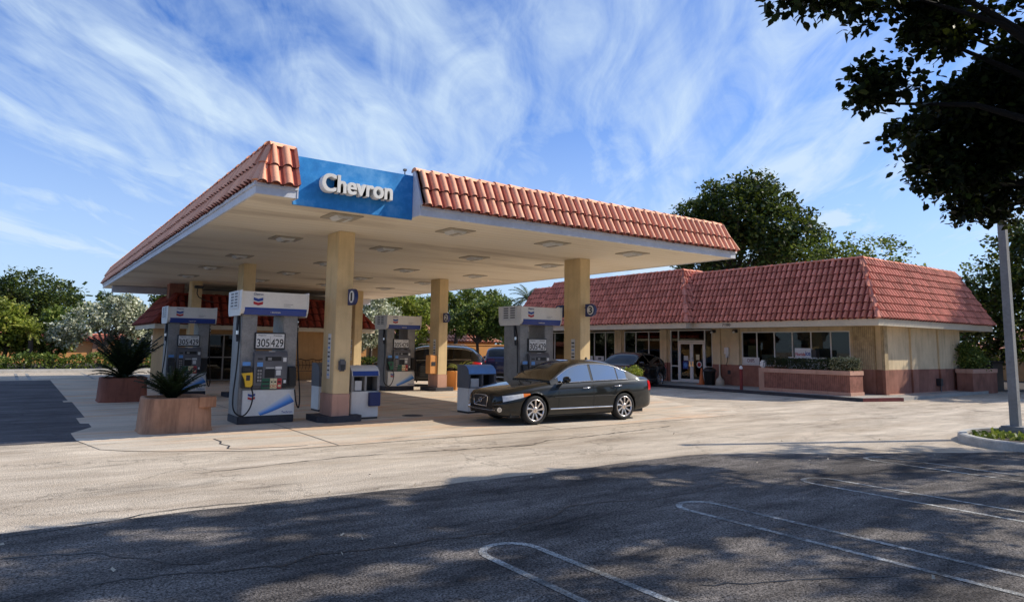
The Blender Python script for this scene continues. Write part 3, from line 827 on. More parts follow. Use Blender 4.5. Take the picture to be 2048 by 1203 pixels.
# ================================================================== FUEL PUMPS
def make_pump():
    t = thing('fuel_pump', 'x', 'fuel pump', (0, 0, 0), 0, 'fuel pumps under the canopy')
    def P(mb, name, par=None): return mb.build(name, par or t, True)
    mb = MB(); mb.box(0, 1.19, .06, .9, .009, .17, 'kerbdark', .012); P(mb, 'plinth')
    mb = MB(); mb.box(.0, .32, .1, .86, .17, 2.34, 'silver', .015); mb.box(.88, 1.2, .1, .86, .17, 2.34, 'silver', .015)
    mb.box(.32, .88, .12, .84, .17, 1.55, 'silver'); P(mb, 'cabinet')
    mb = MB(); mb.box(.08, 1.19, .045, .1, .175, .72, 'white', .008); pn = P(mb, 'lower_panel')
    # printed blue curl on the lower panel
    mb = MB(); Y = .0425
    rows = []
    me_v = []; g = []
    K = 14
    for i in range(K + 1):
        s = i / K; ax, az = .46 + s * .72, .18 + .27 * s ** 1.2
        tx, tz = -.16 + .03 * s, .03 + .11 * s
        for j in range(9):
            q = j / 8; me_v.append((min(max(ax + tx * q * (.35 + .65 * s), .1), 1.18), Y, min(max(az + (tz + .05) * q, .18), .7))); g.append(q)
    me = bpy.data.meshes.new('curl'); me.from_pydata(me_v, [], [(i * 9 + j, (i + 1) * 9 + j, (i + 1) * 9 + j + 1, i * 9 + j + 1) for i in range(K) for j in range(8)])
    at = me.attributes.new('g', 'FLOAT', 'POINT'); at.data.foreach_set('value', g); me.materials.append(M['swoosh'])
    co = bpy.data.objects.new('printed_curl', me); COL.objects.link(co); co.parent = pn
    text('lettering', 'Techron', .24, .05, 'blue', pn, (1.03, .0425, .235), FY, .001, .01, local=True)
    def emblem(par, cx, y, cz, w, h):
        mb = MB(); mb.add([(cx - w * .6, y + .001, cz - h * .5), (cx, y + .001, cz - h * .68), (cx + w * .6, y + .001, cz - h * .5), (cx + w * .6, y + .001, cz + h * .55), (cx - w * .6, y + .001, cz + h * .55)], [(0, 1, 2, 3, 4)], 'paper')
        for k, mt in ((0, 'blue'), (1, 'red')):
            zt_ = cz + h * (.42 - .42 * k); d = h * .14; th = h * .3
            mb.add([(cx - w / 2, y - .001, zt_), (cx, y - .001, zt_ - d), (cx, y - .001, zt_ - d - th), (cx - w / 2, y - .001, zt_ - th)], [(0, 3, 2, 1)], mt)
            mb.add([(cx + w / 2, y - .001, zt_), (cx, y - .001, zt_ - d), (cx, y - .001, zt_ - d - th), (cx + w / 2, y - .001, zt_ - th)], [(0, 1, 2, 3)], mt)
        mb.build('emblem', par, True)
    emblem(pn, .26, .043, .58, .15, .16)
    mb = MB(); mb.prism([(.13, .74), (.13, 1.5), (.06, 1.55), (-.01, 1.46), (.0, .82), (.05, .74)], 'x', .27, .98, 'grey'); cs = P(mb, 'console')
    mb = MB(); mb.box(.34, .44, -.02, -.006, 1.36, 1.4, 'dgrey'); mb.box(.5, .84, -.018, -.004, 1.34, 1.43, 'black'); mb.box(.55, .63, -.0215, -.0185, 1.355, 1.41, 'silver')
    mb.build('display', cs, True)
    mb = MB(); mb.box(.5, .71, -.014, .0, .98, 1.16, 'black'); mb.build('screen', cs, True)
    mb = MB(); mb.box(.33, .45, -.015, -.003, .88, 1.2, 'dgrey')
    for k in range(4):
        for j in range(2): mb.box(.345 + j * .05, .382 + j * .05, -.019, -.0155, .9 + k * .07, .945 + k * .07, 'silver')
    mb.build('keypad', cs, True)
    mb = MB(); mb.box(.33, .45, -.018, -.004, 1.22, 1.31, 'sky_blue'); mb.box(.72, .86, -.016, -.002, 1.16, 1.22, 'paper'); mb.box(.74, .84, -.014, -.001, 1.03, 1.14, 'paper'); mb.box(.88, .95, -.018, -.004, 1.32, 1.41, 'paper'); mb.box(.52, .7, -.014, 0, 1.185, 1.2, 'paper')
    mb.box(.58, .72, .05, .058, 1.535, 1.548, 'paper'); mb.build('sticker', cs, True)
    for k, (mt, a, b) in enumerate((('green', .44, .62), ('cream', .62, .69), ('cream', .69, .77), ('red', .77, .87))):
        mb = MB(); mb.box(a + .002, b - .002, -.012, .03, .745, .965, mt, .004)
        mb.box(a + .02, b - .02, -.016, -.0125, .875, .905, 'black')
        if mt == 'cream': mb.cyl(((a + b) / 2, -.0125, .8), ((a + b) / 2, -.018, .8), .03, .03, 'orangeplastic', 14); mb.cyl(((a + b) / 2, -.0185, .8), ((a + b) / 2, -.02, .8), .018, .018, 'cream', 12)
        else: mb.box(a + .02, b - .02, -.016, -.0125, .78, .83, 'dgrey' if mt == 'green' else 'cream')
        mb.build('grade_button', cs, True)
    mb = MB(); mb.box(.89, .975, -.012, .02, .76, .95, 'black', .004); mb.box(.905, .96, -.016, -.013, .86, .93, 'paper'); mb.build('card_reader', cs, True)
    # price board
    mb = MB(); mb.box(.27, .93, .06, .115, 1.58, 1.95, 'dgrey', .01); pb = P(mb, 'price_board')
    mb = MB(); mb.box(.3, .9, .052, .059, 1.62, 1.92, 'paper'); mb.build('price_card', pb, True)
    for s_, cx in (('305', .45), ('429', .75)): text('price', s_, .265, .17, 'black', pb, (cx, .0515, 1.725), FY, .002, .012, local=True)
    text('heading', 'Regular', .17, .032, 'black', pb, (.43, .0515, 1.885), FY, .001, .02, local=True); text('heading', 'Premium', .18, .032, 'black', pb, (.76, .0515, 1.885), FY, .001, .02, local=True)
    mb = MB(); mb.box(.6, .604, .049, .0515, 1.63, 1.86, 'black'); mb.build('divider', pb, True)
    # valance
    mb = MB()
    prof = [(-.06, 2.42), (-.05, 2.82), (1.0, 2.82), (1.01, 2.42), (.93, 2.34), (.0, 2.34)]
    mb.prism(prof, 'x', -.06, 1.36, 'white'); va = P(mb, 'valance')
    mb = MB(); mb.prism([(-.068, 2.475), (-.071, 2.44), (-.03, 2.325), (.05, 2.322), (.05, 2.475)], 'x', .0, 1.33, 'blue')
    bd = mb.build('blue_band', va, True)
    text('lettering', 'Techron', .22, .05, 'white', va, (.64, -.0555, 2.392), (PI / 2 - .34, 0, 0), .002, .012, local=True)
    emblem(va, .27, -.057, 2.61, .2, .2)
    text('lettering', 'Chevron', .2, .045, 'dblue', va, (.27, -.0555, 2.765), FY, .002, .01, local=True)
    mb = MB(); mb.box(.82, 1.02, -.0585, -.0555, 2.565, 2.572, 'grey'); mb.box(.82, .97, -.0585, -.0555, 2.525, 2.532, 'grey'); mb.build('small_print', va, True)
    for s_ in (-.085, 1.345):
        mb = MB(); mb.prism([(-.085, 2.84), (-.08, 2.5), (-.04, 2.38), (.02, 2.3), (.93, 2.3), (1.0, 2.4), (1.03, 2.84)], 'x', s_, s_ + .024, 'white'); mb.build('end_cap', va, True)
    mb = MB(); mb.box(-.1, -.087, .12, .8, 2.45, 2.84, 'paper')
    for k in range(5):
        for j in range(2): mb.box(-.103, -.1005, .2 + j * .32, .42 + j * .32, 2.5 + k * .065, 2.535 + k * .065, 'grey')
    mb.build('side_notice', va, True)
    # hoses and nozzles
    for sx, mt, pts in ((.13, 'yellow', [(-.02, .3, 2.33), (-.02, .2, 2.0), (-.05, .12, 1.3), (-.12, .02, .6), (-.1, -.06, .3), (.06, -.1, .2), (.2, -.1, .35), (.26, -.07, .6), (.22, -.03, .8)]),
                        (1.08, 'black', [(1.24, .3, 2.33), (1.23, .2, 2.0), (1.25, .12, 1.3), (1.3, .05, .6), (1.27, .0, .32), (1.2, -.02, .45), (1.16, -.01, .72)])):
        P2 = []
        for i in range(len(pts) - 1):
            a, b = Vector(pts[i]), Vector(pts[i + 1]); p0 = Vector(pts[max(i - 1, 0)]); p3 = Vector(pts[min(i + 2, len(pts) - 1)])
            for k in range(5):
                u = k / 5; P2.append(.5 * ((2 * a) + (b - p0) * u + (2 * p0 - 5 * a + 4 * b - p3) * u * u + (3 * a - p0 - 3 * b + p3) * u ** 3))
        P2.append(Vector(pts[-1]))
        mb = MB(); mb.tube(P2, .016, 'black', 8); P(mb, 'hose')
        mb = MB(); mb.box(sx - .1, sx + .1, -.005, .1, .76, 1.22, 'dgrey', .02); nb = P(mb, 'nozzle_boot')
        if mt == 'yellow':
            mb = MB(); mb.prism([(sx - .12, 1.08), (sx + .1, 1.1), (sx + .11, .84), (sx + .07, .79), (sx - .03, .8), (sx - .06, .96)], 'y', -.075, -.01, 'yellow')
            mb.box(sx - .03, sx + .05, -.079, -.0755, .93, 1.04, 'dgrey'); nz = P(mb, 'nozzle')
            mb = MB(); mb.box(sx - .1, sx + .06, -.02, -.006, 1.24, 1.32, 'sky_blue'); mb.build('label', nb, True)
        else:
            mb = MB(); mb.prism([(sx - .08, 1.2), (sx + .08, 1.2), (sx + .09, .8), (sx - .05, .8)], 'y', -.06, -.006, 'black'); P(mb, 'nozzle')
    mb = MB(); mb.tube([(-.04, .3, 2.3), (-.06, .25, 2.0), (-.05, .22, 1.75)], .028, 'dgrey', 8); mb.cyl((-.05, .22, 1.98), (-.05, .22, 1.9), .036, .036, 'chrome', 10); P(mb, 'breakaway')
    mb = MB(); mb.tube([(1.25, .28, 2.3), (1.26, .26, 2.15), (1.25, .25, 1.9)], .02, 'dgrey', 8)
    for k in range(3): mb.cyl((1.25, .262, 2.22 - k * .11), (1.25, .262, 2.19 - k * .11), .03, .03, 'chrome', 10)
    P(mb, 'breakaway')
    return t
pump = make_pump()
pump.location = (3.84, 15.16, 0); pump['label'] = 'white and silver fuel pump with yellow nozzle, nearest the camera'
for (x, y, lb) in ((3.78, 23.7, 'fuel pump behind the nearest planter, in deep shade'), (11.24, 23.66, 'fuel pump left of the post with the orange box'), (11.22, 15.16, 'fuel pump standing behind the hood of the parked sedan')):
    o = dup(pump); o.location = (x, y, 0); o['label'] = lb
    for ch in o.children:
        if ch.name.startswith('nozzle') and not ch.name.startswith('nozzle_boot'):
            ch.data = ch.data.copy()
            for k in range(len(ch.data.materials)):
                if ch.data.materials[k] == M['yellow']: ch.data.materials[k] = M['dgrey'] if x < 5 else (M['green'] if x > 11.23 else M['black'])
# ------- windshield service stations
def service(name, label, x, y, w, wt=1.2, blue_box=True, topmt='blue'):
    t = thing(name, label, 'bin', (x, y, 0), 0, 'windshield service stations beside the pumps'); um = 'grey' if topmt != 'paper' else 'silver'
    d = .55
    mb = MB(); mb.box(x, x + w, y, y + d, .05, .64, 'white', .012); mb.build('lower_cabinet', t)
    mb = MB(); mb.box(x + .01, x + w - .01, y + .01, y + d - .01, .009, .05, 'dgrey'); mb.build('foot', t)
    mb = MB()
    prof = [(y - .01, .64), (y - .01, .99), (y + .02, 1.1), (y + .12, 1.19), (y + .26, 1.23), (y + d, 1.23), (y + d, .64)]
    for a, b in ((x - .01, x + .05), (x + w - .05, x + w + .01), (x + w * .5 - .025, x + w * .5 + .025)): mb.prism(prof, 'x', a, b, um)
    mb.prism([(y - .005, .98), (y + .02, 1.08), (y + .12, 1.17), (y + .26, 1.21), (y + d - .01, 1.21), (y + d - .01, .65), (y + .3, .65), (y + .3, .98)], 'x', x + .05, x + w - .05, um)
    mb.build('upper_cabinet', t)
    mb = MB(); mb.box(x + .055, x + w - .055, y + .02, y + .28, .645, .66, 'dgrey'); mb.box(x + .055, x + w * .5 - .03, y + .26, y + .295, .66, .97, 'black'); mb.box(x + w * .5 + .03, x + w - .055, y + .26, y + .295, .66, .97, 'black'); mb.build('opening', t)
    mb = MB(); mb.box(x + .1, x + w * .5 - .07, y + .05, y + .22, .66, .88, 'paper'); mb.build('towel_box', t)
    mb = MB()
    pr = [(y - .012, 1.0), (y + .013, 1.105), (y + .115, 1.196), (y + .26, 1.234)]
    mb.grid([[(x + .0, a, b) for a, b in pr], [(x + w, a, b) for a, b in pr]], topmt, True); mb.build('top_band', t)
    if topmt == 'paper':
        mb = MB(); mb.grid([[(x + .02, a - .004, b) for a, b in pr[:2]], [(x + w - .02, a - .004, b) for a, b in pr[:2]]], 'blue', True); mb.build('blue_stripe', t)
    if blue_box:
        mb = MB(); mb.box(x + w - .27, x + w + .015, y - .09, y - .003, .3, .62, 'dblue', .015); mb.build('squeegee_bucket', t)
    return t
service('service_station', 'white and grey windshield service station beside the nearest post, with blue bucket', 6.26, 15.0, .68, topmt='paper')
service('service_station', 'dark service station back to back behind the one with the blue bucket', 6.3, 17.2, .62, 1.25, False, 'grey')
service('service_station', 'windshield service station with glossy blue top in front of the sedan nose', 9.42, 15.0, .84, 1.2, False, 'sky_blue')
t = thing('drain_cover', 'dark round cover set in the concrete slab near the blue bucket', 'cover', (7.9, 15.3, 0))
mb = MB(); mb.cyl((7.95, 15.2, .0085), (7.95, 15.2, .016), .26, .26, 'dgrey', 24); mb.build('lid', t)
mb = MB(); mb.cyl((7.95, 15.2, .0165), (7.95, 15.2, .019), .2, .2, 'kerbdark', 24); mb.build('inner_ring', t)

# ------- planters
def planter(name, label, x0, x1, y0, y1, h, mt, chamf=.14, lip=False, group='stucco planters'):
    t = thing(name, label, 'planter', ((x0 + x1) / 2, (y0 + y1) / 2, 0), 0, group)
    def ring(e, c):
        a, b, p, q = x0 + e, x1 - e, y0 + e, y1 - e
        pts = []
        for (cx, cy, s0) in ((b - c, p + c, -PI / 2), (b - c, q - c, 0), (a + c, q - c, PI / 2), (a + c, p + c, PI)):
            for k in range(5): tt = s0 + PI / 2 * k / 4; pts.append((cx + c * math.cos(tt), cy + c * math.sin(tt)))
        return pts
    r = [[(x, y, z) for x, y in (lambda q: q + q[:1])(ring(e, chamf))] for e, z in ((-.03, .009), (-.01, .05), (.02, h - .03), (.03, h), (.1, h), (.11, h - .1))]
    mb = MB(); mb.grid(r, mt, True); mb.build('pot', t)
    mb = MB(); mb.add([(x, y, h - .08) for x, y in ring(.1, chamf)], [tuple(range(20))], 'soil'); mb.build('soil', t)
    if lip:
        mb = MB(); mb.box(x1 - .3, x1 + .012, y0 - .012, y0 + .12, h - .19, h + .012, mt, .008); mb.build('rim_block', t)
    return t
rp = random.Random(11)
planter('planter', 'large tan stucco planter with water stain, nearest the camera', 1.96, 3.2, 14.35, 15.45, .66, 'terra', .3, True)
mb = MB(); frond_plant(mb, (2.5, 14.85, .58), 54, .78, 'leaf_sago', rp, .15, .45, 28, .75); tag(mb.build('sago_palm'), 'dark spiky sago palm growing in the nearest planter', 'plant')
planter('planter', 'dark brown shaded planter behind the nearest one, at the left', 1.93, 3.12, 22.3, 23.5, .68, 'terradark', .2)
mb = MB(); frond_plant(mb, (2.5, 22.8, .62), 40, .9, 'leaf_sago', rp, .18, .6, 24, .5)
frond_plant(mb, (2.6, 22.9, .65), 34, 1.45, 'leaf_sago', rp, .16, .35, 26, .95)
tag(mb.build('sago_palm'), 'dark spiky palm growing in the shaded planter farther back', 'plant')
planter('planter', 'small square terracotta planter behind the blue-topped service station', 13.85, 14.55, 23.0, 23.75, .72, 'orange', .05)
mb = MB(); frond_plant(mb, (14.25, 23.3, .7), 12, .75, 'leaf_yel', rp, .12, .8, 12, .7); tag(mb.build('potted_plant'), 'thin yellow-green plant in the small terracotta planter', 'plant')

# ================================================================== STORE
st = thing('store_building', 'low tan convenience store with steep red clay tile mansard roof', 'building', (29, 22, 0))
WX = 26.2
mb = MB()
def wall(mb, y0, y1, z0, z1, x0=WX, x1=WX + .2):
    if z0 < 1.03 < z1:
        mb.box(x0 - .02, x1, y0, y1, z0, 1.03, 'brick'); mb.box(x0, x1, y0, y1, 1.03, z1, 'stuc')
    else: mb.box(x0 if z0 >= 1.03 else x0 - .02, x1, y0, y1, z0, z1, 'stuc' if z0 >= 1.03 else 'brick')
wall(mb, 12.73, 13.98, 0, 2.66); wall(mb, 13.98, 18.92, 0, 1.03); wall(mb, 13.98, 18.92, 2.5, 2.66); wall(mb, 18.92, 20.5, 0, 2.66)
wall(mb, 23.06, 23.7, 0, 2.66); wall(mb, 23.7, 26.25, 0, .95); wall(mb, 26.25, 26.95, 0, 2.66); wall(mb, 26.95, 29.6, 0, .95); wall(mb, 29.6, 30.3, 0, 2.66); wall(mb, 30.3, 33, 0, .95); wall(mb, 33, 34.2, 0, 2.66)
# right side wall
mb.box(WX + .2, 32.9, 12.73, 12.93, 0, 1.03, 'brick'); mb.box(WX + .2, 32.9, 12.75, 12.93, 1.03, 2.66, 'stuc')
mb.box(32.7, 32.9, 12.93, 34.2, 0, 2.66, 'stuc'); mb.box(WX + .2, 32.7, 34.0, 34.2, 0, 2.66, 'stuc')
mb.build('wall', st)
mb = MB()
for (a, b, c, d) in ((WX - .14, WX - .001, 13.0, 13.78), ):
    mb.box(a, b, c, d, .118, 1.03, 'brick'); mb.box(a, b, c, d, 1.03, 2.65, 'ribtan')
mb.box(WX - .14, WX + .12, 12.62, 12.728, .118, 1.03, 'brick'); mb.box(WX - .14, WX + .12, 12.62, 12.728, 1.03, 2.65, 'ribtan')
mb.build('pilaster', st)
mb = MB(); mb.box(28.3, 28.75, 12.66, 12.728, .118, 1.03, 'brick'); mb.box(28.3, 28.75, 12.68, 12.748, 1.03, 2.65, 'stuc'); mb.build('pilaster', st)
mb = MB(); mb.box(30.7, 31.15, 12.66, 12.728, .118, 1.03, 'brick'); mb.box(30.7, 31.15, 12.68, 12.748, 1.03, 2.65, 'stuc'); mb.build('pilaster', st)
for y in (18.98, 20.0, 23.2, 26.35, 29.7):
    mb = MB(); mb.box(WX - .1, WX - .021, y, y + .42, .118, 1.03, 'brick'); mb.box(WX - .1, WX - .001, y, y + .42, 1.03, 2.65, 'stuc'); mb.build('pilaster', st)
mb = MB(); mb.box(WX + .0, 32.9, 12.60, 12.72, .0, .14, 'stucpink'); mb.build('plinth', st)
# windows
def window(y0, y1, z0, z1, mull, film=(), name='window'):
    fr = MB(); fw = .045; xa, xb = WX + .03, WX + .1
    fr.box(xa, xb, y0, y1, z0, z0 + fw, 'white'); fr.box(xa, xb, y0, y1, z1 - fw, z1, 'white')
    ys = [y0] + list(mull) + [y1]
    for i, y in enumerate(ys):
        a = y0 if i == 0 else (y1 - fw if i == len(ys) - 1 else y - fw / 2)
        fr.box(xa + .001, xb - .001, a, a + fw, z0 + fw, z1 - fw, 'white')
    wd = thing_part('window', st)
    fr.build('frame', wd)
    for i in range(len(ys) - 1):
        p = MB(); p.box(xa + .03, xa + .036, ys[i] + fw / 2, ys[i + 1] - fw / 2, z0 + fw, z1 - fw, 'glass'); p.build('pane', wd)
        if i in film:
            p = MB(); p.box(xa + .05, xa + .055, ys[i] + .01, ys[i + 1] - .01, z0, z1, 'blind'); p.build('grey_film', wd)
    return wd
def thing_part(name, parent):
    o = bpy.data.objects.new(name, None); COL.objects.link(o); o.parent = parent; o.empty_display_size = .2
    ROOTS[o.name] = ROOTS[parent.name]; return o
window(13.98, 18.92, 1.03, 2.5, (14.78, 15.62, 16.45, 17.29, 18.15), (0, 1))
window(23.7, 26.25, .95, 2.58, (24.5, 25.4)); window(26.95, 29.6, .95, 2.58, (27.7, 28.6)); window(30.3, 33, .95, 2.58, (31.2, 32.1))
# entrance
fr = MB(); xa, xb = WX + .02, WX + .12
for y in (20.5, 20.93, 22.52, 23.0): fr.box(xa, xb, y, y + .055, .118, 2.62, 'white')
fr.box(xa + .001, xb - .001, 20.5, 23.05, 2.58, 2.63, 'white'); fr.box(xa + .001, xb - .001, 20.985, 22.52, 2.05, 2.12, 'white')
for a, b in ((20.555, 20.93), (22.575, 23.0)): fr.box(xa + .002, xb - .002, a, b, .85, .91, 'white'); fr.box(xa + .002, xb - .002, a, b, .118, .2, 'white')
ef = fr.build('entrance_frame', st)
p = MB()
for a, b, c, d in ((20.555, 20.93, .91, 2.58), (22.575, 23.0, .91, 2.58), (20.985, 22.52, 2.12, 2.58), (22.575, 23.0, .2, .85), (20.555, 20.93, .2, .85)): p.box(xa + .04, xa + .046, a, b, c, d, 'glass')
p.build('pane', ef)
for (a, b, hs) in ((20.99, 21.75, 21.66), (21.757, 22.515, 21.84)):
    d = thing_part('door', st)
    q = MB(); q.box(xa + .005, xb - .02, a, a + .09, .13, 2.04, 'white'); q.box(xa + .005, xb - .02, b - .09, b, .13, 2.04, 'white'); q.box(xa + .006, xb - .021, a + .09, b - .09, .13, .28, 'white'); q.box(xa + .006, xb - .021, a + .09, b - .09, 1.94, 2.04, 'white'); q.build('frame', d)
    q = MB(); q.box(xa + .04, xa + .046, a + .09, b - .09, .28, 1.94, 'glass'); q.build('pane', d)
    q = MB(); q.tube([(xa - .0, hs, .95), (xa - .06, hs, .95), (xa - .06, hs, 1.3), (xa, hs, 1.3)], .014, 'chrome', 8); q.box(xa - .01, xa + .004, hs - .06, hs + .06, .9, 1.12, 'chrome'); q.build('handle', d)
    q = MB()
    if a < 21.2:
        q.cyl((xa + .037, 21.32, .98), (xa + .034, 21.32, .98), .15, .15, 'paper', 24); q.cyl((xa + .0335, 21.32, .98), (xa + .031, 21.32, .98), .1, .1, 'red', 24); q.box(xa + .034, xa + .037, 21.3, 21.5, 1.2, 1.45, 'cream')
    else:
        q.box(xa + .034, xa + .037, 21.98, 22.24, 1.16, 1.38, 'paper'); q.box(xa + .034, xa + .037, 21.98, 22.3, .76, 1.12, 'blue'); q.cyl((xa + .0335, 22.14, .94), (xa + .031, 22.14, .94), .11, .11, 'sky_blue', 20)
    q.build('sticker', d)
# fascia and soffit of eave
mb = MB()
E0, E1, EY0, EY1 = 24.6, 34.6, 12.08, 34.3
mb.box(E0, E0 + .05, EY0, 20.3, 2.63, 2.89, 'fascia'); mb.box(E0, E0 + .05, 31.7, EY1, 2.63, 2.89, 'fascia')
mb.box(E0 + .05, E1, EY0, EY0 + .05, 2.63, 2.89, 'fascia'); mb.box(24.15, 24.2, 20.3, 31.7, 2.63, 2.89, 'fascia'); mb.box(24.2, E0 + .05, 20.3, 20.35, 2.63, 2.89, 'fascia'); mb.box(24.2, E0 + .05, 31.65, 31.7, 2.63, 2.89, 'fascia')
mb.box(E1 - .05, E1, EY0 + .05, EY1, 2.63, 2.89, 'fascia')
mb.build('fascia', st)
mb = MB(); mb.box(E0 + .05, E1 - .05, EY0 + .05, EY1, 2.66, 2.7, 'stuc'); mb.box(24.2, E0 + .05, 20.35, 31.65, 2.66, 2.7, 'stuc'); mb.build('eave_soffit', st)
def mansard(x0, x1, y0, y1, z0, z1, run, tw, rows, mt, parent, faces='lfrb', amp=.08, lap=.055, capr=.1):
    """truncated hip: f = -Y face, l = -X face, r = +X face, b = +Y face"""
    V = math.hypot(z1 - z0, run); k = run / V; c, s_ = run / V, (z1 - z0) / V
    mb = MB(); W_, D_ = x1 - x0, y1 - y0
    spec = {'f': ((x0, y0, z0), (1, 0, 0), (0, c, s_), (0, -s_, c), W_), 'l': ((x0, y0, z0), (0, 1, 0), (c, 0, s_), (-s_, 0, c), D_),
            'r': ((x1, y0, z0), (0, 1, 0), (-c, 0, s_), (s_, 0, c), D_), 'b': ((x0, y1, z0), (1, 0, 0), (0, -c, s_), (0, s_, c), W_)}
    for fc in faces:
        o, u, v, n, ln = spec[fc]; lo = lambda v_: v_ * k; hi = lambda v_, ln=ln: ln - v_ * k
        tiles(mb, o, u, v, n, lo, hi, V, tw, rows, mt, amp, lap); backing(mb, o, u, v, n, lo, hi, V, mt)
    if parent is not None: mb.build('tile_slope', parent)
    mb = MB()
    a, b, p, q = x0 + run, x1 - run, y0 + run, y1 - run
    runs = [((a, p, z1), (b, p, z1), capr, .38, (0, 0, 1)), ((a, p, z1), (a, q, z1), capr, .38, (0, 0, 1)), ((x0, y0, z0 + .03), (a, p, z1), capr * .95, .42, (-1, -1, .6)), ((x1, y0, z0 + .03), (b, p, z1), capr * .95, .42, (1, -1, .6)), ((x0, y1, z0 + .03), (a, q, z1), capr * .95, .42, (-1, 1, .6))]
    if 'b' in faces: runs.append(((a, q, z1), (b, q, z1), capr, .38, (0, 0, 1)))
    if 'r' in faces: runs.append(((b, p, z1), (b, q, z1), capr, .38, (0, 0, 1)))
    for p0_, p1_, r_, sg_, up_ in runs:
        mb = MB(); caps(mb, p0_, p1_, mt, r_, sg_, up_); mb.build('ridge_cap', parent)
    mb = MB(); mb.add([(a, p, z1 - .05), (b, p, z1 - .05), (b, q, z1 - .05), (a, q, z1 - .05)], [(0, 1, 2, 3)], 'grey'); mb.build('roof_deck', parent)
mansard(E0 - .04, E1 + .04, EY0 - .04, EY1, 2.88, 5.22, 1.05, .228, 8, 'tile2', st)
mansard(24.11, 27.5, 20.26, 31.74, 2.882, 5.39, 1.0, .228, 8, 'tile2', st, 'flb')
text('address_number', '7180', .42, .12, 'black', st, (E0 - .004, 18.5, 2.76), FX, .006, .015)
mb = MB(); mb.box(WX - .012, WX - .002, 23.42, 23.62, 1.6, 1.82, 'paper'); ns = mb.build('no_smoking_sign', st)
mb = MB(); mb.cyl((WX - .0125, 23.52, 1.72), (WX - .016, 23.52, 1.72), .075, .075, 'red', 20); mb.cyl((WX - .0165, 23.52, 1.72), (WX - .018, 23.52, 1.72), .055, .055, 'paper', 20); mb.add([(WX - .019, 23.47, 1.765), (WX - .019, 23.48, 1.775), (WX - .019, 23.57, 1.675), (WX - .019, 23.56, 1.665)], [(0, 1, 2, 3)], 'red'); mb.build('symbol', ns)
for y in (19.0, 20.2):
    mb = MB(); mb.box(WX - .25, WX - .1, y, y + .22, 2.46, 2.6, 'dgrey', .02); sl = mb.build('security_light', st)
    mb = MB(); mb.cyl((WX - .25, y + .11, 2.5), (WX - .3, y + .11, 2.47), .05, .05, 'paper', 12); mb.build('lens', sl)
# interior
mb = MB(); mb.box(WX + .21, 32.69, 12.94, 33.99, .1, .12, 'inside'); mb.box(30.5, 30.6, 12.94, 33.9, .12, 2.6, 'inside'); mb.box(WX + .21, 30.5, 19.3, 19.4, .12, 2.6, 'inside'); mb.build('interior', st)
rs = random.Random(5)
for k, (y, x, h) in enumerate(((14.0, 29.4, 2.0), (15.2, 29.4, 2.1), (16.4, 29.4, 2.1), (17.6, 29.4, 2.0), (21.0, 29.2, 1.9), (24.4, 28.4, 1.6), (27.4, 28.4, 1.6))):
    sf = thing('store_shelf', ['stocked shelf seen dimly behind the grey window film', 'stocked cooler shelf behind the window above the hedge', 'stocked cooler shelf, second from the window mullion above the sign box', 'stocked shelf behind the window with the yellow carton', 'shelf seen through the entrance doors', 'shelf behind the window left of the entrance', 'shelf behind the farther left shop window'][k], 'shelf', (x, y, .12))
    mb = MB(); mb.box(x + .4, x + .45, y, y + 1.05, .12, h, 'grey')
    for j in range(5): mb.box(x, x + .4, y, y + 1.05, .3 + j * h * .19, .33 + j * h * .19, 'silver')
    mb.box(x, x + .45, y, y + 1.05, h, h + .18, 'paper'); mb.build('rack', sf)
    mb = MB()
    for j in range(5):
        yy = y + .02
        while yy < y + .95:
            w = rs.uniform(.08, .16); mb.box(x + .05, x + .3, yy, yy + w, .332 + j * h * .19, .332 + j * h * .19 + rs.uniform(.12, .24), rs.choice(['red', 'blue', 'yellow', 'paper', 'green', 'cream', 'grey'])); yy += w + .015
    mb.build('goods', sf)
# items in the window
t = thing('ice_freezer', 'white chest freezer in front of the window, under the red and blue sign box', 'freezer', (25.7, 15.5, .12))
mb = MB(); mb.box(25.45, 26.05, 14.85, 16.2, .119, 1.44, 'white', .02); mb.build('body', t)
mb = MB(); mb.box(25.44, 25.449, 15.4, 16.05, 1.18, 1.4, 'grey'); mb.build('glass_lid', t)
t = thing('window_sign', 'white box sign with red and blue lettering standing on the freezer', 'sign', (25.7, 15.6, 1.44))
mb = MB(); mb.box(25.5, 25.62, 15.2, 15.9, 1.441, 1.8, 'paper', .01); mb.box(25.5, 25.75, 14.98, 15.19, 1.441, 1.74, 'dgrey', .01); mb.build('box', t)
text('lettering', 'Florida', .42, .13, 'red', t, (25.498, 15.65, 1.56), FX, .002, .03); text('lettering', 'ice', .2, .17, 'blue', t, (25.498, 15.33, 1.6), FX, .002, .03)
t = thing('snack_poster', 'white poster reading CHIPS at the bottom left of the window', 'poster', (26.24, 18.4, 1.08))
mb = MB(); mb.box(26.2, 26.205, 18.02, 18.86, 1.08, 1.38, 'paper'); mb.build('sheet', t)
text('lettering', 'CHIPS', .36, .15, 'dred', t, (26.1985, 18.45, 1.24), FX, .001, .01)
mb = MB(); mb.box(26.35, 26.8, 17.4, 18.0, 1.08, 1.52, 'paper', .01); tag(mb.build('carton'), 'plain white carton behind the window beside the CHIPS poster', 'box')
mb = MB(); mb.box(26.4, 26.8, 18.3, 18.72, 1.4, 1.9, 'cream', .01); tag(mb.build('carton'), 'tall yellow carton standing above the CHIPS poster', 'box')
t = thing('neon_sign', 'red open neon sign hanging in the left end of the shop window', 'sign', (26.4, 18.4, 2.1))
mb = MB(); mb.box(26.36, 26.38, 18.2, 18.62, 2.0, 2.2, 'dred'); mb.build('panel', t)
text('lettering', 'OPEN', .36, .12, 'red', t, (26.358, 18.41, 2.1), FX, .004, .02)
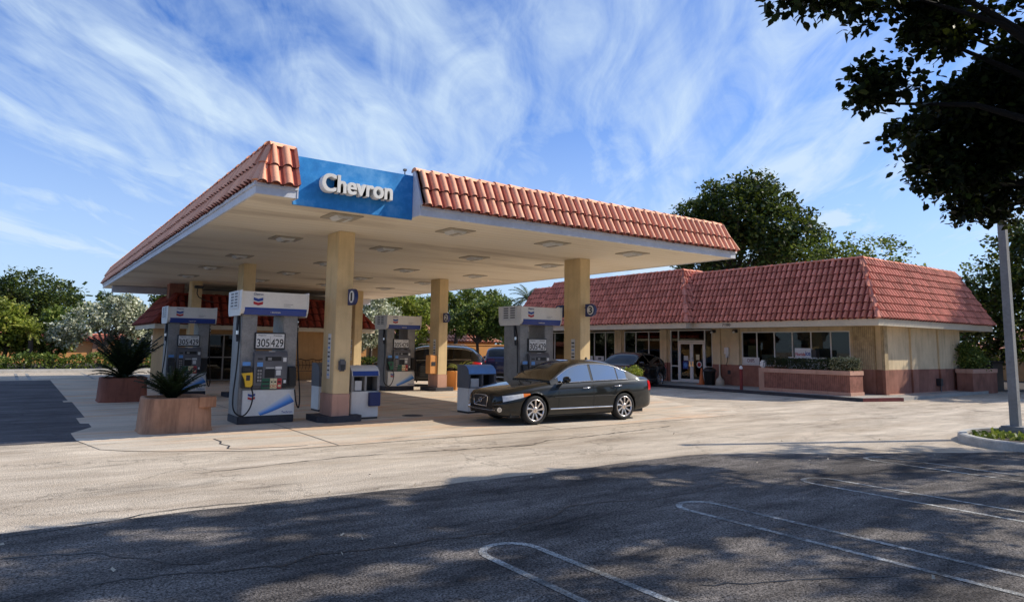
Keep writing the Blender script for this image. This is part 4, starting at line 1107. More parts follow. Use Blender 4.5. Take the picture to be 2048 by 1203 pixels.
for k, (y0, y1) in enumerate(((24.6, 25.3), (27.8, 28.5), (28.7, 29.4))):
    mb = MB(); mb.box(26.2, 26.205, y0, y1, .98, 1.25, 'paper'); mb.box(26.1975, 26.1995, y0 + .2, y0 + .45, 1.05, 1.18, 'grey')
    tag(mb.build('window_notice'), ['white notice at the foot of the shop window behind the black crossover', 'white notice at the foot of the farther window, right one', 'white notice at the foot of the farther window, left one'][k], 'notice')
# street items by the entrance
t = thing('trash_can', 'black round trash can beside the entrance', 'trash can', (25.3, 19.98, .12))
mb = MB(); mb.lathe((25.3, 19.98, .119), [(.2, 0), (.22, .02), (.26, .62), (.28, .63), (.29, .68), (.25, .72), (.1, .8)], 'black', 20); mb.build('body', t)
mb = MB(); mb.lathe((25.3, 19.98, .119), [(.285, .6), (.3, .61), (.3, .66), (.285, .67)], 'dgrey', 20); mb.build('rim', t)
t = thing('traffic_cone', 'faded orange traffic cone left of the black trash can', 'cone', (25.3, 20.42, .12))
mb = MB(); mb.box(25.13, 25.47, 20.25, 20.59, .119, .145, 'orangeplastic', .006); mb.build('foot', t)
mb = MB(); mb.lathe((25.3, 20.42, .146), [(.13, 0), (.05, .56), (.03, .7), (.018, .71)], 'orangeplastic', 18); mb.build('body', t)
t = thing('ash_urn', 'beige bell shaped cigarette urn right of the trash can', 'ash urn', (25.3, 19.42, .12))
mb = MB(); mb.lathe((25.3, 19.42, .119), [(.18, 0), (.19, .02), (.185, .2), (.15, .28), (.07, .36), (.035, .45), (.03, .85), (.045, .88), (.03, .92)], 'urn', 20); mb.build('body', t)
t = thing('wall_phone', 'white wall payphone with hanging black handset by the entrance', 'phone', (26.1, 19.66, 1.5))
mb = MB(); mb.box(26.1, 26.197, 19.55, 19.78, 1.5, 1.8, 'white', .01); mb.box(26.12, 26.197, 19.58, 19.72, 1.33, 1.497, 'paper', .01); mb.build('housing', t)
mb = MB(); mb.tube([(26.12, 19.62, 1.4), (26.1, 19.6, 1.25), (26.12, 19.64, 1.1), (26.1, 19.7, 1.02), (26.1, 19.62, .98)], .016, 'black', 6); mb.build('handset_cord', t)
mb = MB(); mb.box(26.17, 26.178, 19.5, 19.66, .6, .78, 'dgrey'); tag(mb.build('wall_outlet'), 'small dark outlet cover low on the brown wall under the phone', 'outlet')
t = thing('bollard', 'thin dark red bollard with white top on the kerb', 'bollard', (23.56, 17.1, 0))
mb = MB(); mb.cyl((23.62, 17.1, .0), (23.62, 17.1, 1.0), .06, .06, 'dred', 16); mb.build('shaft', t)
mb = MB(); mb.lathe((23.62, 17.1, 1.0), [(.064, -.06), (.066, 0), (.05, .04), (.02, .065)], 'white', 16); mb.build('cap', t)
# planter wall with hedge in front of the window
t = thing('planter_wall', 'long ribbed brown masonry planter in front of the shop window', 'planter', (24.6, 14.7, 0))
mb = MB(); mb.box(24.15, 25.05, 12.95, 16.42, .24, .84, 'ribbed'); mb.build('body', t)
mb = MB(); mb.box(24.12, 25.08, 12.92, 16.45, .84, 1.0, 'stucpink', .01); mb.box(24.25, 24.95, 13.05, 16.3, 1.0, 1.01, 'soil'); mb.build('coping', t)
mb = MB(); mb.box(24.12, 25.08, 12.92, 16.45, .0, .24, 'stucpink', .01); mb.build('plinth', t)
rng = np.random.default_rng(21)
def boxpts(n, x0, x1, y0, y1, z0, z1, rng, jit=.03):
    P = np.column_stack([rng.uniform(x0, x1, n), rng.uniform(y0, y1, n), rng.uniform(z0, z1, n)])
    # push towards the surface
    k = rng.integers(0, 5, n)
    P[k == 0, 0] = x0; P[k == 1, 0] = x1; P[k == 2, 2] = z1; P[k == 3, 1] = y0
    return P + rng.normal(size=P.shape) * jit
o = leaves_mesh('box_hedge', boxpts(9000, 24.22, 24.95, 13.05, 16.35, 1.0, 1.36, rng), .05, 'leaf_hedge', None, 'oval', 22)
tag(o, 'dark clipped hedge growing in the ribbed planter', 'hedge')
o = leaves_mesh('variegated_shrub', boxpts(2600, 24.2, 24.98, 12.98, 13.7, 1.0, 1.42, rng, .04), .055, 'leaf_wht', None, 'oval', 23)
tag(o, 'pale variegated shrub at the right end of the ribbed planter', 'shrub')
mb = MB(); mb.box(24.3, 24.5, 16.5, 16.72, 1.0, 1.3, 'paper', .05); mb.box(24.3, 24.5, 16.46, 16.76, 0, 1.0, 'stucpink'); tag(mb.build('end_post'), 'short pink post with rounded white cap beside the ribbed planter', 'post')
# planter wall on the right side of the store
t = thing('planter_wall', 'low brown planter wall at the far right corner of the store', 'planter', (33.5, 12.4, 0))
mb = MB(); mb.box(32.0, 34.5, 12.0, 12.6, .0, .86, 'brick', .01); mb.build('body', t)
mb = MB(); mb.box(31.98, 34.53, 11.97, 12.63, .86, 1.03, 'stucpink', .01); mb.build('coping', t)
pts, C = clump_points([(32.8, 12.5, 1.5, .6, .5, .5), (33.6, 12.6, 1.35, .6, .5, .4)], 3500, np.random.default_rng(31), .3, 30, .5)
o = leaves_mesh('leafy_shrub', pts, .1, 'leaf_mid', None, 'oval', 24); tag(o, 'green shrub spilling over the low wall at the right corner of the store', 'shrub')
mb = MB(); mb.box(35.2, 36.4, 12.4, 13.6, 0, 1.25, 'dgrey', .03); mb.box(35.15, 36.45, 12.35, 13.65, 1.25, 1.35, 'black', .03); tag(mb.build('dumpster'), 'dark dumpster standing in shade beyond the store corner', 'dumpster')
t = thing('utility_meter', 'small dark utility box at the foot of the store side wall', 'box', (31.0, 12.6, .1))
mb = MB(); mb.box(30.4, 30.62, 12.55, 12.727, .35, .65, 'dgrey', .01); mb.tube([(30.5, 12.6, .35), (30.5, 12.6, .1)], .02, 'grey', 6); mb.build('housing', t)
# urn plant in front of black crossover
t = thing('planter', 'dark round urn between the sedan and the black crossover', 'planter', (19.0, 18.6, 0), 0, 'stucco planters')
mb = MB(); mb.lathe((19.0, 18.62, 0), [(.2, .009), (.22, .05), (.14, .2), (.3, .5), (.34, .55), (.3, .56), (.25, .5)], 'dgrey', 20); mb.build('pot', t)
pts, C = clump_points([(19.0, 18.62, .8, .36, .36, .22)], 1300, np.random.default_rng(33), .16, 26, .4)
o = leaves_mesh('potted_shrub', pts, .07, 'leaf_yel', None, 'oval', 25); tag(o, 'yellow-green shrub in the urn behind the sedan trunk', 'plant')

# ================================================================== KIOSK under the canopy
kk = thing('kiosk_building', 'small tan kiosk with dark red tile roof under the back of the canopy', 'building', (9.3, 34, 0))
mb = MB(); KY = 32.4
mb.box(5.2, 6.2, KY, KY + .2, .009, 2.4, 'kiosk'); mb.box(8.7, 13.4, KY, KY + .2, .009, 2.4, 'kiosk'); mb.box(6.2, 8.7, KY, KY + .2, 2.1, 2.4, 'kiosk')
mb.box(5.2, 5.4, KY + .2, 37, .009, 2.4, 'kiosk'); mb.box(13.2, 13.4, KY + .2, 37, .009, 2.4, 'kiosk'); mb.box(5.4, 13.2, 36.8, 37, .009, 2.4, 'kiosk')
mb.build('wall', kk)
wd = thing_part('window', kk)
mb = MB()
for y in (6.2, 7.4, 8.64): mb.box(y, y + .06, KY + .05, KY + .1, .05, 2.1, 'silver')
for z in (.05, 1.05, 2.04): mb.box(6.26, 8.64, KY + .052, KY + .098, z, z + .05, 'silver')
mb.build('frame', wd)
mb = MB(); mb.box(6.26, 8.64, KY + .07, KY + .076, .1, 2.04, 'glass'); mb.build('pane', wd)
mb = MB(); mb.box(5.45, 13.15, 34.0, 34.1, .05, 2.3, 'inside'); mb.build('interior', kk)
mb = MB(); mb.box(4.45, 14.15, 31.3, 31.36, 2.27, 2.48, 'fascia'); mb.box(4.45, 4.51, 31.36, 37.2, 2.27, 2.48, 'fascia'); mb.box(14.09, 14.15, 31.36, 37.2, 2.27, 2.48, 'fascia'); mb.box(4.51, 14.09, 31.36, 37.2, 2.4, 2.44, 'stuc'); mb.build('fascia', kk)
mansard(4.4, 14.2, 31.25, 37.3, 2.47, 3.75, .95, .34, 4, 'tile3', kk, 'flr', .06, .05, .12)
mb = MB(); mb.box(5.15, 5.75, 32.9, 33.5, 3.4, H + .015, 'brick'); mb.build('brown_pier', kk)
mb = MB(); mb.box(5.8, 12.6, 33.8, 33.95, 3.6, 4.1, 'fascia'); mb.build('parapet', kk)
mb = MB(); mb.box(8.6, 10.0, 33.3, 33.7, 3.7, 4.05, 'dgrey', .03); mb.build('roof_unit', kk)
# bench
t = thing('bench', 'dark wrought iron bench with scrolled back against the kiosk wall', 'bench', (11.4, 32, 0))
mb = MB()
for k in range(7): mb.box(10.6, 12.2, 31.72 + k * .055, 31.76 + k * .055, .44, .455, 'iron')
mb.build('seat', t)
mb = MB(); mb.tube([(10.6, 32.15, .45), (10.6, 32.2, .95), (10.85, 32.2, 1.0), (11.1, 32.2, .93), (11.4, 32.2, 1.0), (11.7, 32.2, .93), (11.95, 32.2, 1.0), (12.2, 32.2, .95), (12.2, 32.15, .45)], .02, 'iron', 6)
for k in range(9): mb.tube([(10.75 + k * .165, 32.17, .5), (10.80 + k * .165, 32.19, .72), (10.75 + k * .165, 32.2, .93)], .011, 'iron', 5)
mb.tube([(10.6, 32.17, .72), (12.2, 32.17, .72)], .012, 'iron', 5); mb.build('backrest', t)
for x in (10.62, 12.18):
    for y in (31.74, 32.12):
        mb = MB(); mb.tube([(x, y, .45), (x, y + (-.04 if y < 32 else .04), .01)], .018, 'iron', 6); mb.build('leg', t)
# ================================================================== CARS
def interp(xs, vals):
    xs = np.array(xs, float); vals = np.array(vals, float)
    h = np.diff(xs); d = np.diff(vals) / h; m_ = np.zeros(len(xs)); m_[0], m_[-1] = d[0], d[-1]
    for i in range(1, len(xs) - 1):
        if d[i - 1] * d[i] > 0: w1, w2 = 2 * h[i] + h[i - 1], h[i] + 2 * h[i - 1]; m_[i] = (w1 + w2) / (w1 / d[i - 1] + w2 / d[i])
    def f(x):
        x = min(max(x, xs[0]), xs[-1]); i = min(int(np.searchsorted(xs, x, 'right')) - 1, len(xs) - 2); i = max(i, 0)
        t = (x - xs[i]) / h[i]
        return float((2 * t ** 3 - 3 * t * t + 1) * vals[i] + (t ** 3 - 2 * t * t + t) * h[i] * m_[i] + (-2 * t ** 3 + 3 * t * t) * vals[i + 1] + (t ** 3 - t * t) * h[i] * m_[i + 1])
    return f
def make_wheel(parent, x, y, side, r, w, dark=False):
    wt = thing_part('wheel', parent); wt.location = (x, y, r)
    def tr(mb):  # lathe axis z -> y
        mb.v = [(v[0], v[2] * side, v[1]) for v in mb.v]; return mb
    mb = MB(); ri = r * .74
    mb.lathe((0, 0, 0), [(ri, -w * .5), (r * .93, -w * .5), (r * .985, -w * .38), (r, -w * .2), (r, w * .2), (r * .985, w * .38), (r * .93, w * .5), (r * .84, w * .52), (ri, w * .46), (ri * .98, w * .3), (ri * .96, -w * .4)], 'tyre', 40, True, False)
    tr(mb).build('tyre', wt, True)
    mb = MB()
    mb.lathe((0, 0, 0), [(ri * .9, w * .3), (ri * .93, w * .47), (ri * 1.0, w * .485), (ri * 1.01, w * .42)], 'alloy', 40, True, False)
    mb.lathe((0, 0, 0), [(.0, w * .30), (.0, w * .43), (.06, w * .43), (.075, w * .38), (.075, w * .30)], 'alloy', 20)
    for k in range(9):
        a = 2 * PI * k / 9; c, s = math.cos(a), math.sin(a)
        def Q(rr, tt, zz): aa = a + tt; return (rr * math.cos(aa), rr * math.sin(aa), zz)
        vs = [Q(.05, -.35, w * .40), Q(.05, .35, w * .40), Q(ri * .55, .20, w * .43), Q(ri * .55, -.04, w * .43), Q(ri * .93, .26, w * .46), Q(ri * .93, .02, w * .44)]
        lo = [(p[0], p[1], p[2] - .025) for p in vs]
        mb.add(vs + lo, [(0, 1, 2, 3), (3, 2, 4, 5), (0, 6, 7, 1), (1, 7, 8, 2), (2, 8, 10, 4), (3, 9, 6, 0), (5, 11, 9, 3)], 'alloy')
    tr(mb).build('rim', wt, True)
    mb = MB(); mb.lathe((0, 0, 0), [(0, w * .1), (ri * .96, w * .12), (ri * .96, w * .14), (0, w * .2)], 'black', 30); mb.lathe((0, 0, 0), [(0, w * .2), (ri * .62, w * .2), (ri * .62, w * .24), (0, w * .24)], 'grey', 24)
    tr(mb).build('brake_disc', wt, True)
def make_car(name, label, loc, rz, S, sc, paint, cat='car', group=None):
    t = thing(name, label, cat, loc, rz, group); t.scale = (sc * S.get('sx', 1), sc, sc)
    Lc = S['L']; fw = interp(*S['w']); fdeck = interp(*S['deck']); fbelt = interp(*S['belt']); fbot = interp(*S['bot'])
    ax = S['axles']; Ra = S['r'] + .055; rw = S['r']
    def arch(x):
        z = fbot(x)
        for a in ax:
            if abs(x - a) < Ra: z = max(z, rw + math.sqrt(max(Ra * Ra - (x - a) ** 2, 0)) * 1.0)
        return z
    def section(x):
        w, zb, zd, z0 = fw(x), fbelt(x), fdeck(x), fbot(x)
        zm = z0 + (zb - z0) * .55
        P = [(w * .90, z0), (w * .965, z0 + .03), (w * .985, z0 + .1), (w * .985, z0 + .2), (w * .995, zm - .06), (w, zm + .06), (w * .99, zb - .16), (w * .965, zb - .07), (w * .935, zb - .02), (w * .89, zb + .005), (w * .80, zb + (zd - zb) * .45 + .006), (w * .6, zb + (zd - zb) * .8), (w * .3, zd - (zd - zb) * .04), (0, zd)]
        return P
    def sidew(x, z):
        P = section(x); 
        for (a, b) in zip(P, P[1:]):
            if a[1] <= z <= b[1] + 1e-6 and b[1] > a[1]: return a[0] + (b[0] - a[0]) * (z - a[1]) / (b[1] - a[1])
            if a is P[8]: break
        return P[8][0]
    xs = set(np.round(np.linspace(0, .25, 8), 4)) | set(np.round(np.linspace(.25, Lc - .25, 46), 4)) | set(np.round(np.linspace(Lc - .25, Lc, 7), 4))
    for a in ax:
        for k in range(21): xs.add(round(a + Ra * math.cos(PI * k / 20), 4))
        xs.add(a - Ra - .004); xs.add(a + Ra + .004)
    xs = sorted(x for x in xs if 0 <= x <= Lc)
    rows = []
    for x in xs:
        P = section(x); za = arch(x); row = []
        pts = []
        for (a, b) in zip(P, P[1:]):
            for q in (0, .5): pts.append((a[0] + (b[0] - a[0]) * q, a[1] + (b[1] - a[1]) * q))
        pts.append(P[-1])
        full = [(x, -max(y, 0), max(z, za)) for y, z in pts]
        full += [(x, y, max(z, za)) for y, z in pts[-2::-1]]
        rows.append(full)
    mb = MB(); mb.grid(rows, paint, True)
    mb.add(rows[0], [tuple(range(len(rows[0])))], paint); mb.add(rows[-1], [tuple(range(len(rows[-1])))[::-1]], paint)
    body = mb.build('body', t, True)
    # underbody and wheel wells
    mb = MB(); wmax = max(fw(x) for x in xs)
    segs = [(.3, ax[0] - Ra), (ax[0] + Ra, ax[1] - Ra), (ax[1] + Ra, Lc - .42)]
    for a, b in segs: mb.box(a, b, -wmax * .88, wmax * .88, fbot(Lc / 2) - .02, .5, 'black')
    for a in ax:
        mb.box(a - Ra, a + Ra, -wmax * .62, wmax * .62, .25, .7, 'black')
        for s in (-1, 1):
            r_ = []
            for k in range(17):
                tt = PI * k / 16; r_.append([(a + (Ra + .002) * math.cos(tt), s * wmax * .62, rw + (Ra + .002) * math.sin(tt)), (a + (Ra + .002) * math.cos(tt), s * (wmax * .95), rw + (Ra + .002) * math.sin(tt))])
            mb.grid(r_, 'black')
    mb.build('underbody', t, True)
    for a in ax:
        for s in (-1, 1): make_wheel(t, a, s * (wmax - .125), s, rw, .235)
    # cabin
    xa, xd = S['xa'], S['xd']; froof = interp(*S['roof']); tum = S.get('tum', .2); hmax = S['H'] - fbelt((xa + xd) / 2)
    def cab(x):
        zb = fbelt(x) - .01; zt = max(froof(x), zb + .004); h = zt - zb; w0 = fw(x) * .93
        ze = zb + h * .86; we = w0 - .02 - tum * (h / hmax) * .86
        return zb, zt, h, w0, ze, we
    def sidept(x, f, off=0, s=-1):
        zb, zt, h, w0, ze, we = cab(x); return (x, s * ((w0 + (we - w0) * f) + off), zb + (ze - zb) * f + off * .2)
    def toppt(x, q, off=0):      # q in -1..1
        zb, zt, h, w0, ze, we = cab(x); a = abs(q)
        return (x, q * we, zt - (zt - ze) * a ** 4 + off)
    cx = [xa + (xd - xa) * (k / 44) for k in range(45)]
    rows = []
    for x in cx:
        r_ = [sidept(x, f) for f in (0, .25, .5, .75, .94)] + [toppt(x, q) for q in (-1, -.985, -.95, -.88, -.78, -.6, -.4, -.2, 0, .2, .4, .6, .78, .88, .95, .985, 1)] + [sidept(x, f, 0, 1) for f in (.94, .75, .5, .25, 0)]
        rows.append(r_)
    mb = MB(); mb.grid(rows, paint, True); mb.add(rows[0], [tuple(range(len(rows[0])))], paint); mb.add(rows[-1], [tuple(range(len(rows[-1])))[::-1]], paint)
    mb.build('roof', t, True)
    def patch(nm, xa_, xb_, qa, qb, mt, par, top=True, off=.004, s=-1, nx=14, nq=8, lo=None, hi=None):
        rows = []
        for i in range(nx + 1):
            x = xa_ + (xb_ - xa_) * i / nx
            a = lo(x) if lo else qa; b = hi(x) if hi else qb
            rows.append([(toppt(x, a + (b - a) * j / nq, off) if top else sidept(x, a + (b - a) * j / nq, off, s)) for j in range(nq + 1)])
        m2 = MB(); m2.grid(rows, mt, True); return m2.build(nm, par, True)
    xb, xc = S['xb'], S['xc']
    patch('windshield', xa + .04, xb - .03, -.92, .92, S.get('ws', 'carglass'), t)
    patch('rear_window', xc + .06, xd - .06, -.88, .88, S.get('ws', 'carglass'), t)
    for s in (-1, 1):
        for (w0_, w1_) in S['wins']:
            def hi(x, w0_=w0_, w1_=w1_):
                h = cab(x)[2]; return max(.07, min(.92, 1 - .055 / max(h, .06)))
            wn = patch('side_window', w0_, w1_, .07, .9, S.get('sg', 'sideglass'), t, False, .005, s, 16, 5, None, hi)
        # chrome strip round the glass
        m2 = MB(); w0_, w1_ = S['wins'][0][0], S['wins'][-1][1]
        line = [sidept(x, .05, .008, s) for x in np.linspace(w0_ - .1, w1_ + .04, 20)]
        line2 = [sidept(x, max(.07, min(.95, 1 - .045 / max(cab(x)[2], .06))), .008, s) for x in np.linspace(w0_ - .08, w1_ + .06, 34)]
        if S.get('trim', True):
            m2.tube(line, .008, 'chrome', 6); m2.tube(line2, .008, 'chrome', 6); m2.build('window_trim', t, True)
        # doors: panel lines, handles
        for (d0, d1, hx) in S['doors']:
            rows = []
            zt_ = lambda x: fbelt(x) - .03
            for i in range(13):
                x = d0 + .008 + (d1 - d0 - .016) * i / 12
                z0 = max(fbot(x) + .12, (arch(x) + .05) if arch(x) > fbot(x) + .02 else 0)
                rows.append([(x, s * (sidew(x, z0 + (zt_(x) - z0) * j / 10) + .004), z0 + (zt_(x) - z0) * j / 10) for j in range(11)])
            dm = MB(); dm.grid(rows, paint, True)
            for pts in ([r[0] for r in rows], [r[0] for r in rows][:0] or [rows[0][j] for j in range(11)], [rows[-1][j] for j in range(11)]):
                dm.tube([(p[0], p[1] - s * .002, p[2]) for p in pts], .0035, 'black', 4)
            dr = dm.build('door', t, True)
            hm = MB(); hz = fbelt(hx) - .14
            hm.tube([(hx - .11, s * (sidew(hx, hz) + .004), hz), (hx - .09, s * (sidew(hx, hz) + .035), hz), (hx + .09, s * (sidew(hx, hz) + .035), hz + .006), (hx + .11, s * (sidew(hx, hz) + .004), hz + .006)], .014, S.get('handle', 'chrome'), 8)
            hm.build('handle', dr, True)
        # lower bright sill strip
        m2 = MB(); x0_, x1_ = ax[0] + Ra + .03, ax[1] - Ra - .02
        m2.tube([(x, s * (sidew(x, fbot(x) + .15) + .006), fbot(x) + .15) for x in np.linspace(x0_, x1_, 14)], .018, S.get('sill', 'chrome'), 6); m2.build('sill_strip', t, True)
        m2 = MB(); m2.tube([(x, s * (sidew(x, .62) + .006), .62 - (x - 2) * .0) for x in np.linspace(ax[0] + Ra + .15, ax[1] - Ra + .1, 12)], .007, paint, 6); m2.build('side_moulding', t, True)
        # mirror
        mx = S['wins'][0][0] + .12; mz = fbelt(mx) + .07; my = fw(mx) * .93
        m2 = MB(); bmv = []
        for i in range(9):
            tt = PI * i / 8; bmv.append([(mx + .02 - .10 * math.sin(tt) * (0.9 + .1 * math.cos(2 * PI * j / 12)) * 1 + .0, s * (my + .15 + .12 * math.cos(tt)), mz + .03 + .075 * math.cos(2 * PI * j / 12) * max(math.sin(tt), .12) ** .5) if False else
                        (mx + .07 * math.sin(2 * PI * j / 12) * max(math.sin(tt), .05) ** .5, s * (my + .16 - .12 * math.cos(tt)), mz + .02 + .078 * math.cos(2 * PI * j / 12) * max(math.sin(tt), .05) ** .5) for j in range(13)])
        m2.grid(bmv, paint, True); m2.tube([(mx, s * (my - .02), mz - .05), (mx, s * (my + .1), mz - .03)], .025, 'black', 6); m2.build('mirror', t, True)
        # lamps projected on the body side
        for nm, mt, poly in S['lamps']:
            (a, b, fz0, fz1) = poly; rows = []
            for i in range(13):
                x = a + (b - a) * i / 12; z0, z1 = fz0(i / 12), fz1(i / 12)
                rows.append([(x, s * (sidew(x, z0 + (z1 - z0) * j / 5) + .006 + .006 * math.sin(PI * j / 5)), z0 + (z1 - z0) * j / 5) for j in range(6)])
            m2 = MB(); m2.grid(rows, mt, True); m2.build(nm, t, True)
    return t, dict(fw=fw, sidew=sidew, fbelt=fbelt, fdeck=fdeck, cab=cab, toppt=toppt, body=body, sidept=sidept)
sedan = dict(sx=.975, L=4.85, H=1.49, r=.335, axles=(.95, 3.72),
    w=([0, .04, .12, .28, .5, .9, 1.6, 2.6, 3.6, 4.2, 4.55, 4.75, 4.85], [.52, .64, .74, .83, .885, .925, .93, .93, .93, .915, .87, .78, .66]),
    deck=([0, .05, .2, .5, 1.0, 1.5, 2.2, 3.8, 4.3, 4.6, 4.78, 4.85], [.68, .74, .80, .865, .94, .99, 1.02, 1.04, 1.07, 1.075, 1.06, 1.0]),
    belt=([0, .05, .2, .5, 1.0, 1.5, 2.2, 3.4, 4.2, 4.6, 4.85], [.60, .66, .71, .78, .87, .925, .95, .985, 1.01, 1.01, .96]),
    bot=([0, .1, .6, 1.6, 3.2, 4.1, 4.7, 4.85], [.27, .22, .2, .2, .2, .22, .3, .36]),
    xa=1.42, xb=2.18, xc=3.3, xd=4.32, tum=.2,
    roof=([1.38, 1.46, 1.8, 2.15, 2.5, 2.9, 3.3, 3.7, 4.05, 4.34], [.99, 1.03, 1.25, 1.42, 1.482, 1.49, 1.462, 1.34, 1.18, 1.04]),
    wins=((1.66, 2.66), (2.74, 3.52), (3.56, 3.84)), doors=((1.62, 2.70, 2.48), (2.70, 3.62, 3.5)),
    lamps=(('headlight', 'headlamp', (.14, .62, lambda f: .535 + .10 * f, lambda f: .665 + .055 * f)), ('turn_signal', 'orangelens', (.62, .80, lambda f: .635 + .05 * f, lambda f: .72 + .0 * f)),
           ('taillight', 'redlens', (4.60, 4.84, lambda f: .72, lambda f: .97 - .04 * f))))
c1, q = make_car('parked_sedan', 'dark green-black sedan parked at the front edge of the concrete slab, nose left', (8.53, 13.03, .008), R(-3.6), sedan, .955, 'paint_blk')
# nose details
w0 = q['fw'](0)
mb = MB(); mb.prism([(-.33, .64), (-.29, .42), (.29, .42), (.33, .64), (.24, .665), (-.24, .665)], 'x', -.012, .03, 'dgrey'); gr = mb.build('grille', c1, True)
mb = MB(); mb.tube([(-.02, -.33, .64), (-.02, -.29, .42), (-.02, .29, .42), (-.02, .33, .64), (-.02, .24, .665), (-.02, -.24, .665), (-.02, -.33, .64)], .012, 'chrome', 6); mb.build('grille_frame', gr, True)
mb = MB(); mb.tube([(-.025, .26, .44), (-.025, -.27, .645)], .01, 'chrome', 6)
mb.tube([(-.03, .055 * math.cos(2 * PI * k / 16), .545 + .055 * math.sin(2 * PI * k / 16)) for k in range(17)], .009, 'chrome', 6); mb.tube([(-.03, -.035, .59), (-.03, -.075, .62)], .009, 'chrome', 5); mb.build('emblem', gr, True)
mb = MB(); mb.prism([(-.5, .3), (-.45, .38), (.45, .38), (.5, .3)], 'x', -.008, .03, 'black'); mb.tube([(.0, -.62, .345), (-.01, -.3, .335), (-.01, .3, .335), (.0, .62, .345)], .008, 'chrome', 6); mb.build('lower_intake', c1, True)
for s in (-1, 1):
    mb = MB(); yy = q['sidew'](.09, .36)
    mb.cyl((.10, s * (yy - .02), .36), (.07, s * (yy + .02), .36), .055, .055, 'chrome', 18); mb.cyl((.069, s * (yy + .0205), .36), (.06, s * (yy + .026), .36), .04, .04, 'lampglass', 18); mb.build('fog_light', c1, True)
mb = MB(); mb.box(4.85, 4.865, -.26, .26, .62, .74, 'paper'); mb.build('licence_plate', c1, True)
mb = MB()
for s in (-.35, .3): mb.tube([(1.50, s - .05, 1.035), (1.62, s + .3, 1.125), (1.7, s + .52, 1.165)], .012, 'black', 5)
mb.build('wiper', c1, True)
mb = MB(); mb.lathe((3.2, 0, 1.47), [(.05, 0), (.03, .05), (.01, .07)], 'black', 12); mb.build('roof_antenna', c1, True)
# cabin furniture so the glass has depth
mb = MB(); mb.box(1.9, 3.6, -.7, .7, .5, .75, 'inside')
for x in (2.45, 3.35):
    for s in (-.38, .38): mb.box(x, x + .14, s - .24, s + .24, .75, 1.2, 'inside', .04); mb.box(x + .03, x + .12, s - .12, s + .12, 1.2, 1.36, 'inside', .03)
mb.box(1.6, 1.9, -.7, .7, .75, .98, 'dgrey', .04); mb.build('interior', c1, True)

suv = dict(sg='darkglass', ws='darkglass', L=4.75, H=1.72, r=.37, axles=(.95, 3.75),
    w=([0, .05, .15, .4, .9, 2, 3.6, 4.4, 4.65, 4.75], [.6, .72, .82, .9, .945, .95, .95, .92, .86, .78]),
    deck=([0, .06, .3, 1.2, 2, 4.4, 4.7, 4.75], [.85, .95, 1.02, 1.12, 1.15, 1.15, 1.1, 1.0]),
    belt=([0, .06, .3, 1.2, 2.5, 4.2, 4.75], [.78, .86, .94, 1.04, 1.08, 1.13, 1.02]),
    bot=([0, .2, 1.5, 3.5, 4.5, 4.75], [.36, .27, .25, .25, .32, .42]),
    xa=1.15, xb=1.95, xc=4.1, xd=4.72, tum=.18,
    roof=([1.1, 1.2, 1.6, 1.95, 2.4, 3.2, 4.0, 4.3, 4.55, 4.74], [1.12, 1.17, 1.45, 1.64, 1.71, 1.72, 1.68, 1.58, 1.36, 1.12]),
    wins=((1.45, 2.5), (2.57, 3.5), (3.56, 4.25)), doors=((1.5, 2.54, 2.3), (2.54, 3.5, 3.3)), handle='black', sill='dgrey',
    lamps=(('headlight', 'lampglass', (.1, .55, lambda f: .78 + .04 * f, lambda f: .88 + .04 * f)), ('taillight', 'redlens', (4.35, 4.73, lambda f: .88, lambda f: 1.06 - .04 * f))))
c2, q2 = make_car('parked_suv', 'black SUV with chrome window line parked beyond the orange-boxed post', (12.6, 27.75, 0), R(-38), suv, 1.0, 'paint_suv')
mb = MB()
for s in (-.58, .58): mb.tube([(2.0, s, 1.72), (2.1, s, 1.78), (3.8, s, 1.76), (3.95, s, 1.70)], .02, 'chrome', 6)
mb.build('roof_rail', c2, True)
mb = MB(); mb.box(4.755, 4.77, -.26, .26, .75, .87, 'paper'); mb.build('licence_plate', c2, True)
suv2 = dict(suv); suv2.update(H=1.66)
c3, q3 = make_car('parked_suv', 'dark blue SUV parked behind the blue-topped service station', (22.2, 31.5, 0), R(-128), suv2, .98, 'paint_blue')
coupe = dict(suv); coupe.update(roof=([1.1, 1.2, 1.6, 1.95, 2.4, 3.0, 3.6, 4.0, 4.4, 4.74], [1.08, 1.14, 1.4, 1.57, 1.65, 1.64, 1.56, 1.44, 1.26, 1.10]), H=1.65, xc=3.5, wins=((1.45, 2.5), (2.57, 3.45), (3.5, 3.9)))
c4, q4 = make_car('parked_crossover', 'black crossover parked against the walkway left of the store entrance', (20.15, 21.3, 0), R(17), coupe, .93, 'paint_suv')

# ================================================================== LIGHT POLE
t = thing('lamp_post', 'tall grey square concrete light pole on the parking island', 'light pole', (16.45, 5.45, 0))
mb = MB(); mb.prism([(16.31, 5.31), (16.59, 5.31), (16.59, 5.59), (16.31, 5.59)], 'z', .15, .16, 'conc_post')
b0, b1 = .08, .065; zb, ztp = .1, 5.35
vs = [(16.45 + sx * b, 5.45 + sy * b, z) for b, z in ((b0, zb), (b1, ztp)) for sx, sy in ((-1, -1), (1, -1), (1, 1), (-1, 1))]
mb.add(vs, [(0, 1, 5, 4), (1, 2, 6, 5), (2, 3, 7, 6), (3, 0, 4, 7), (4, 5, 6, 7)], 'conc_post'); mb.build('pole', t)
mb = MB(); mb.box(16.22, 16.68, 5.22, 5.68, .08, .26, 'conc_post', .03); mb.build('base', t)
mb = MB(); mb.box(16.35, 16.55, 5.35, 5.55, 5.35, 5.4, 'grey', .01); mb.build('cap', t)
t = thing('street_sign_post', 'pale thin post standing behind the hedge left of the kiosk', 'post', (6.6, 47, 0))
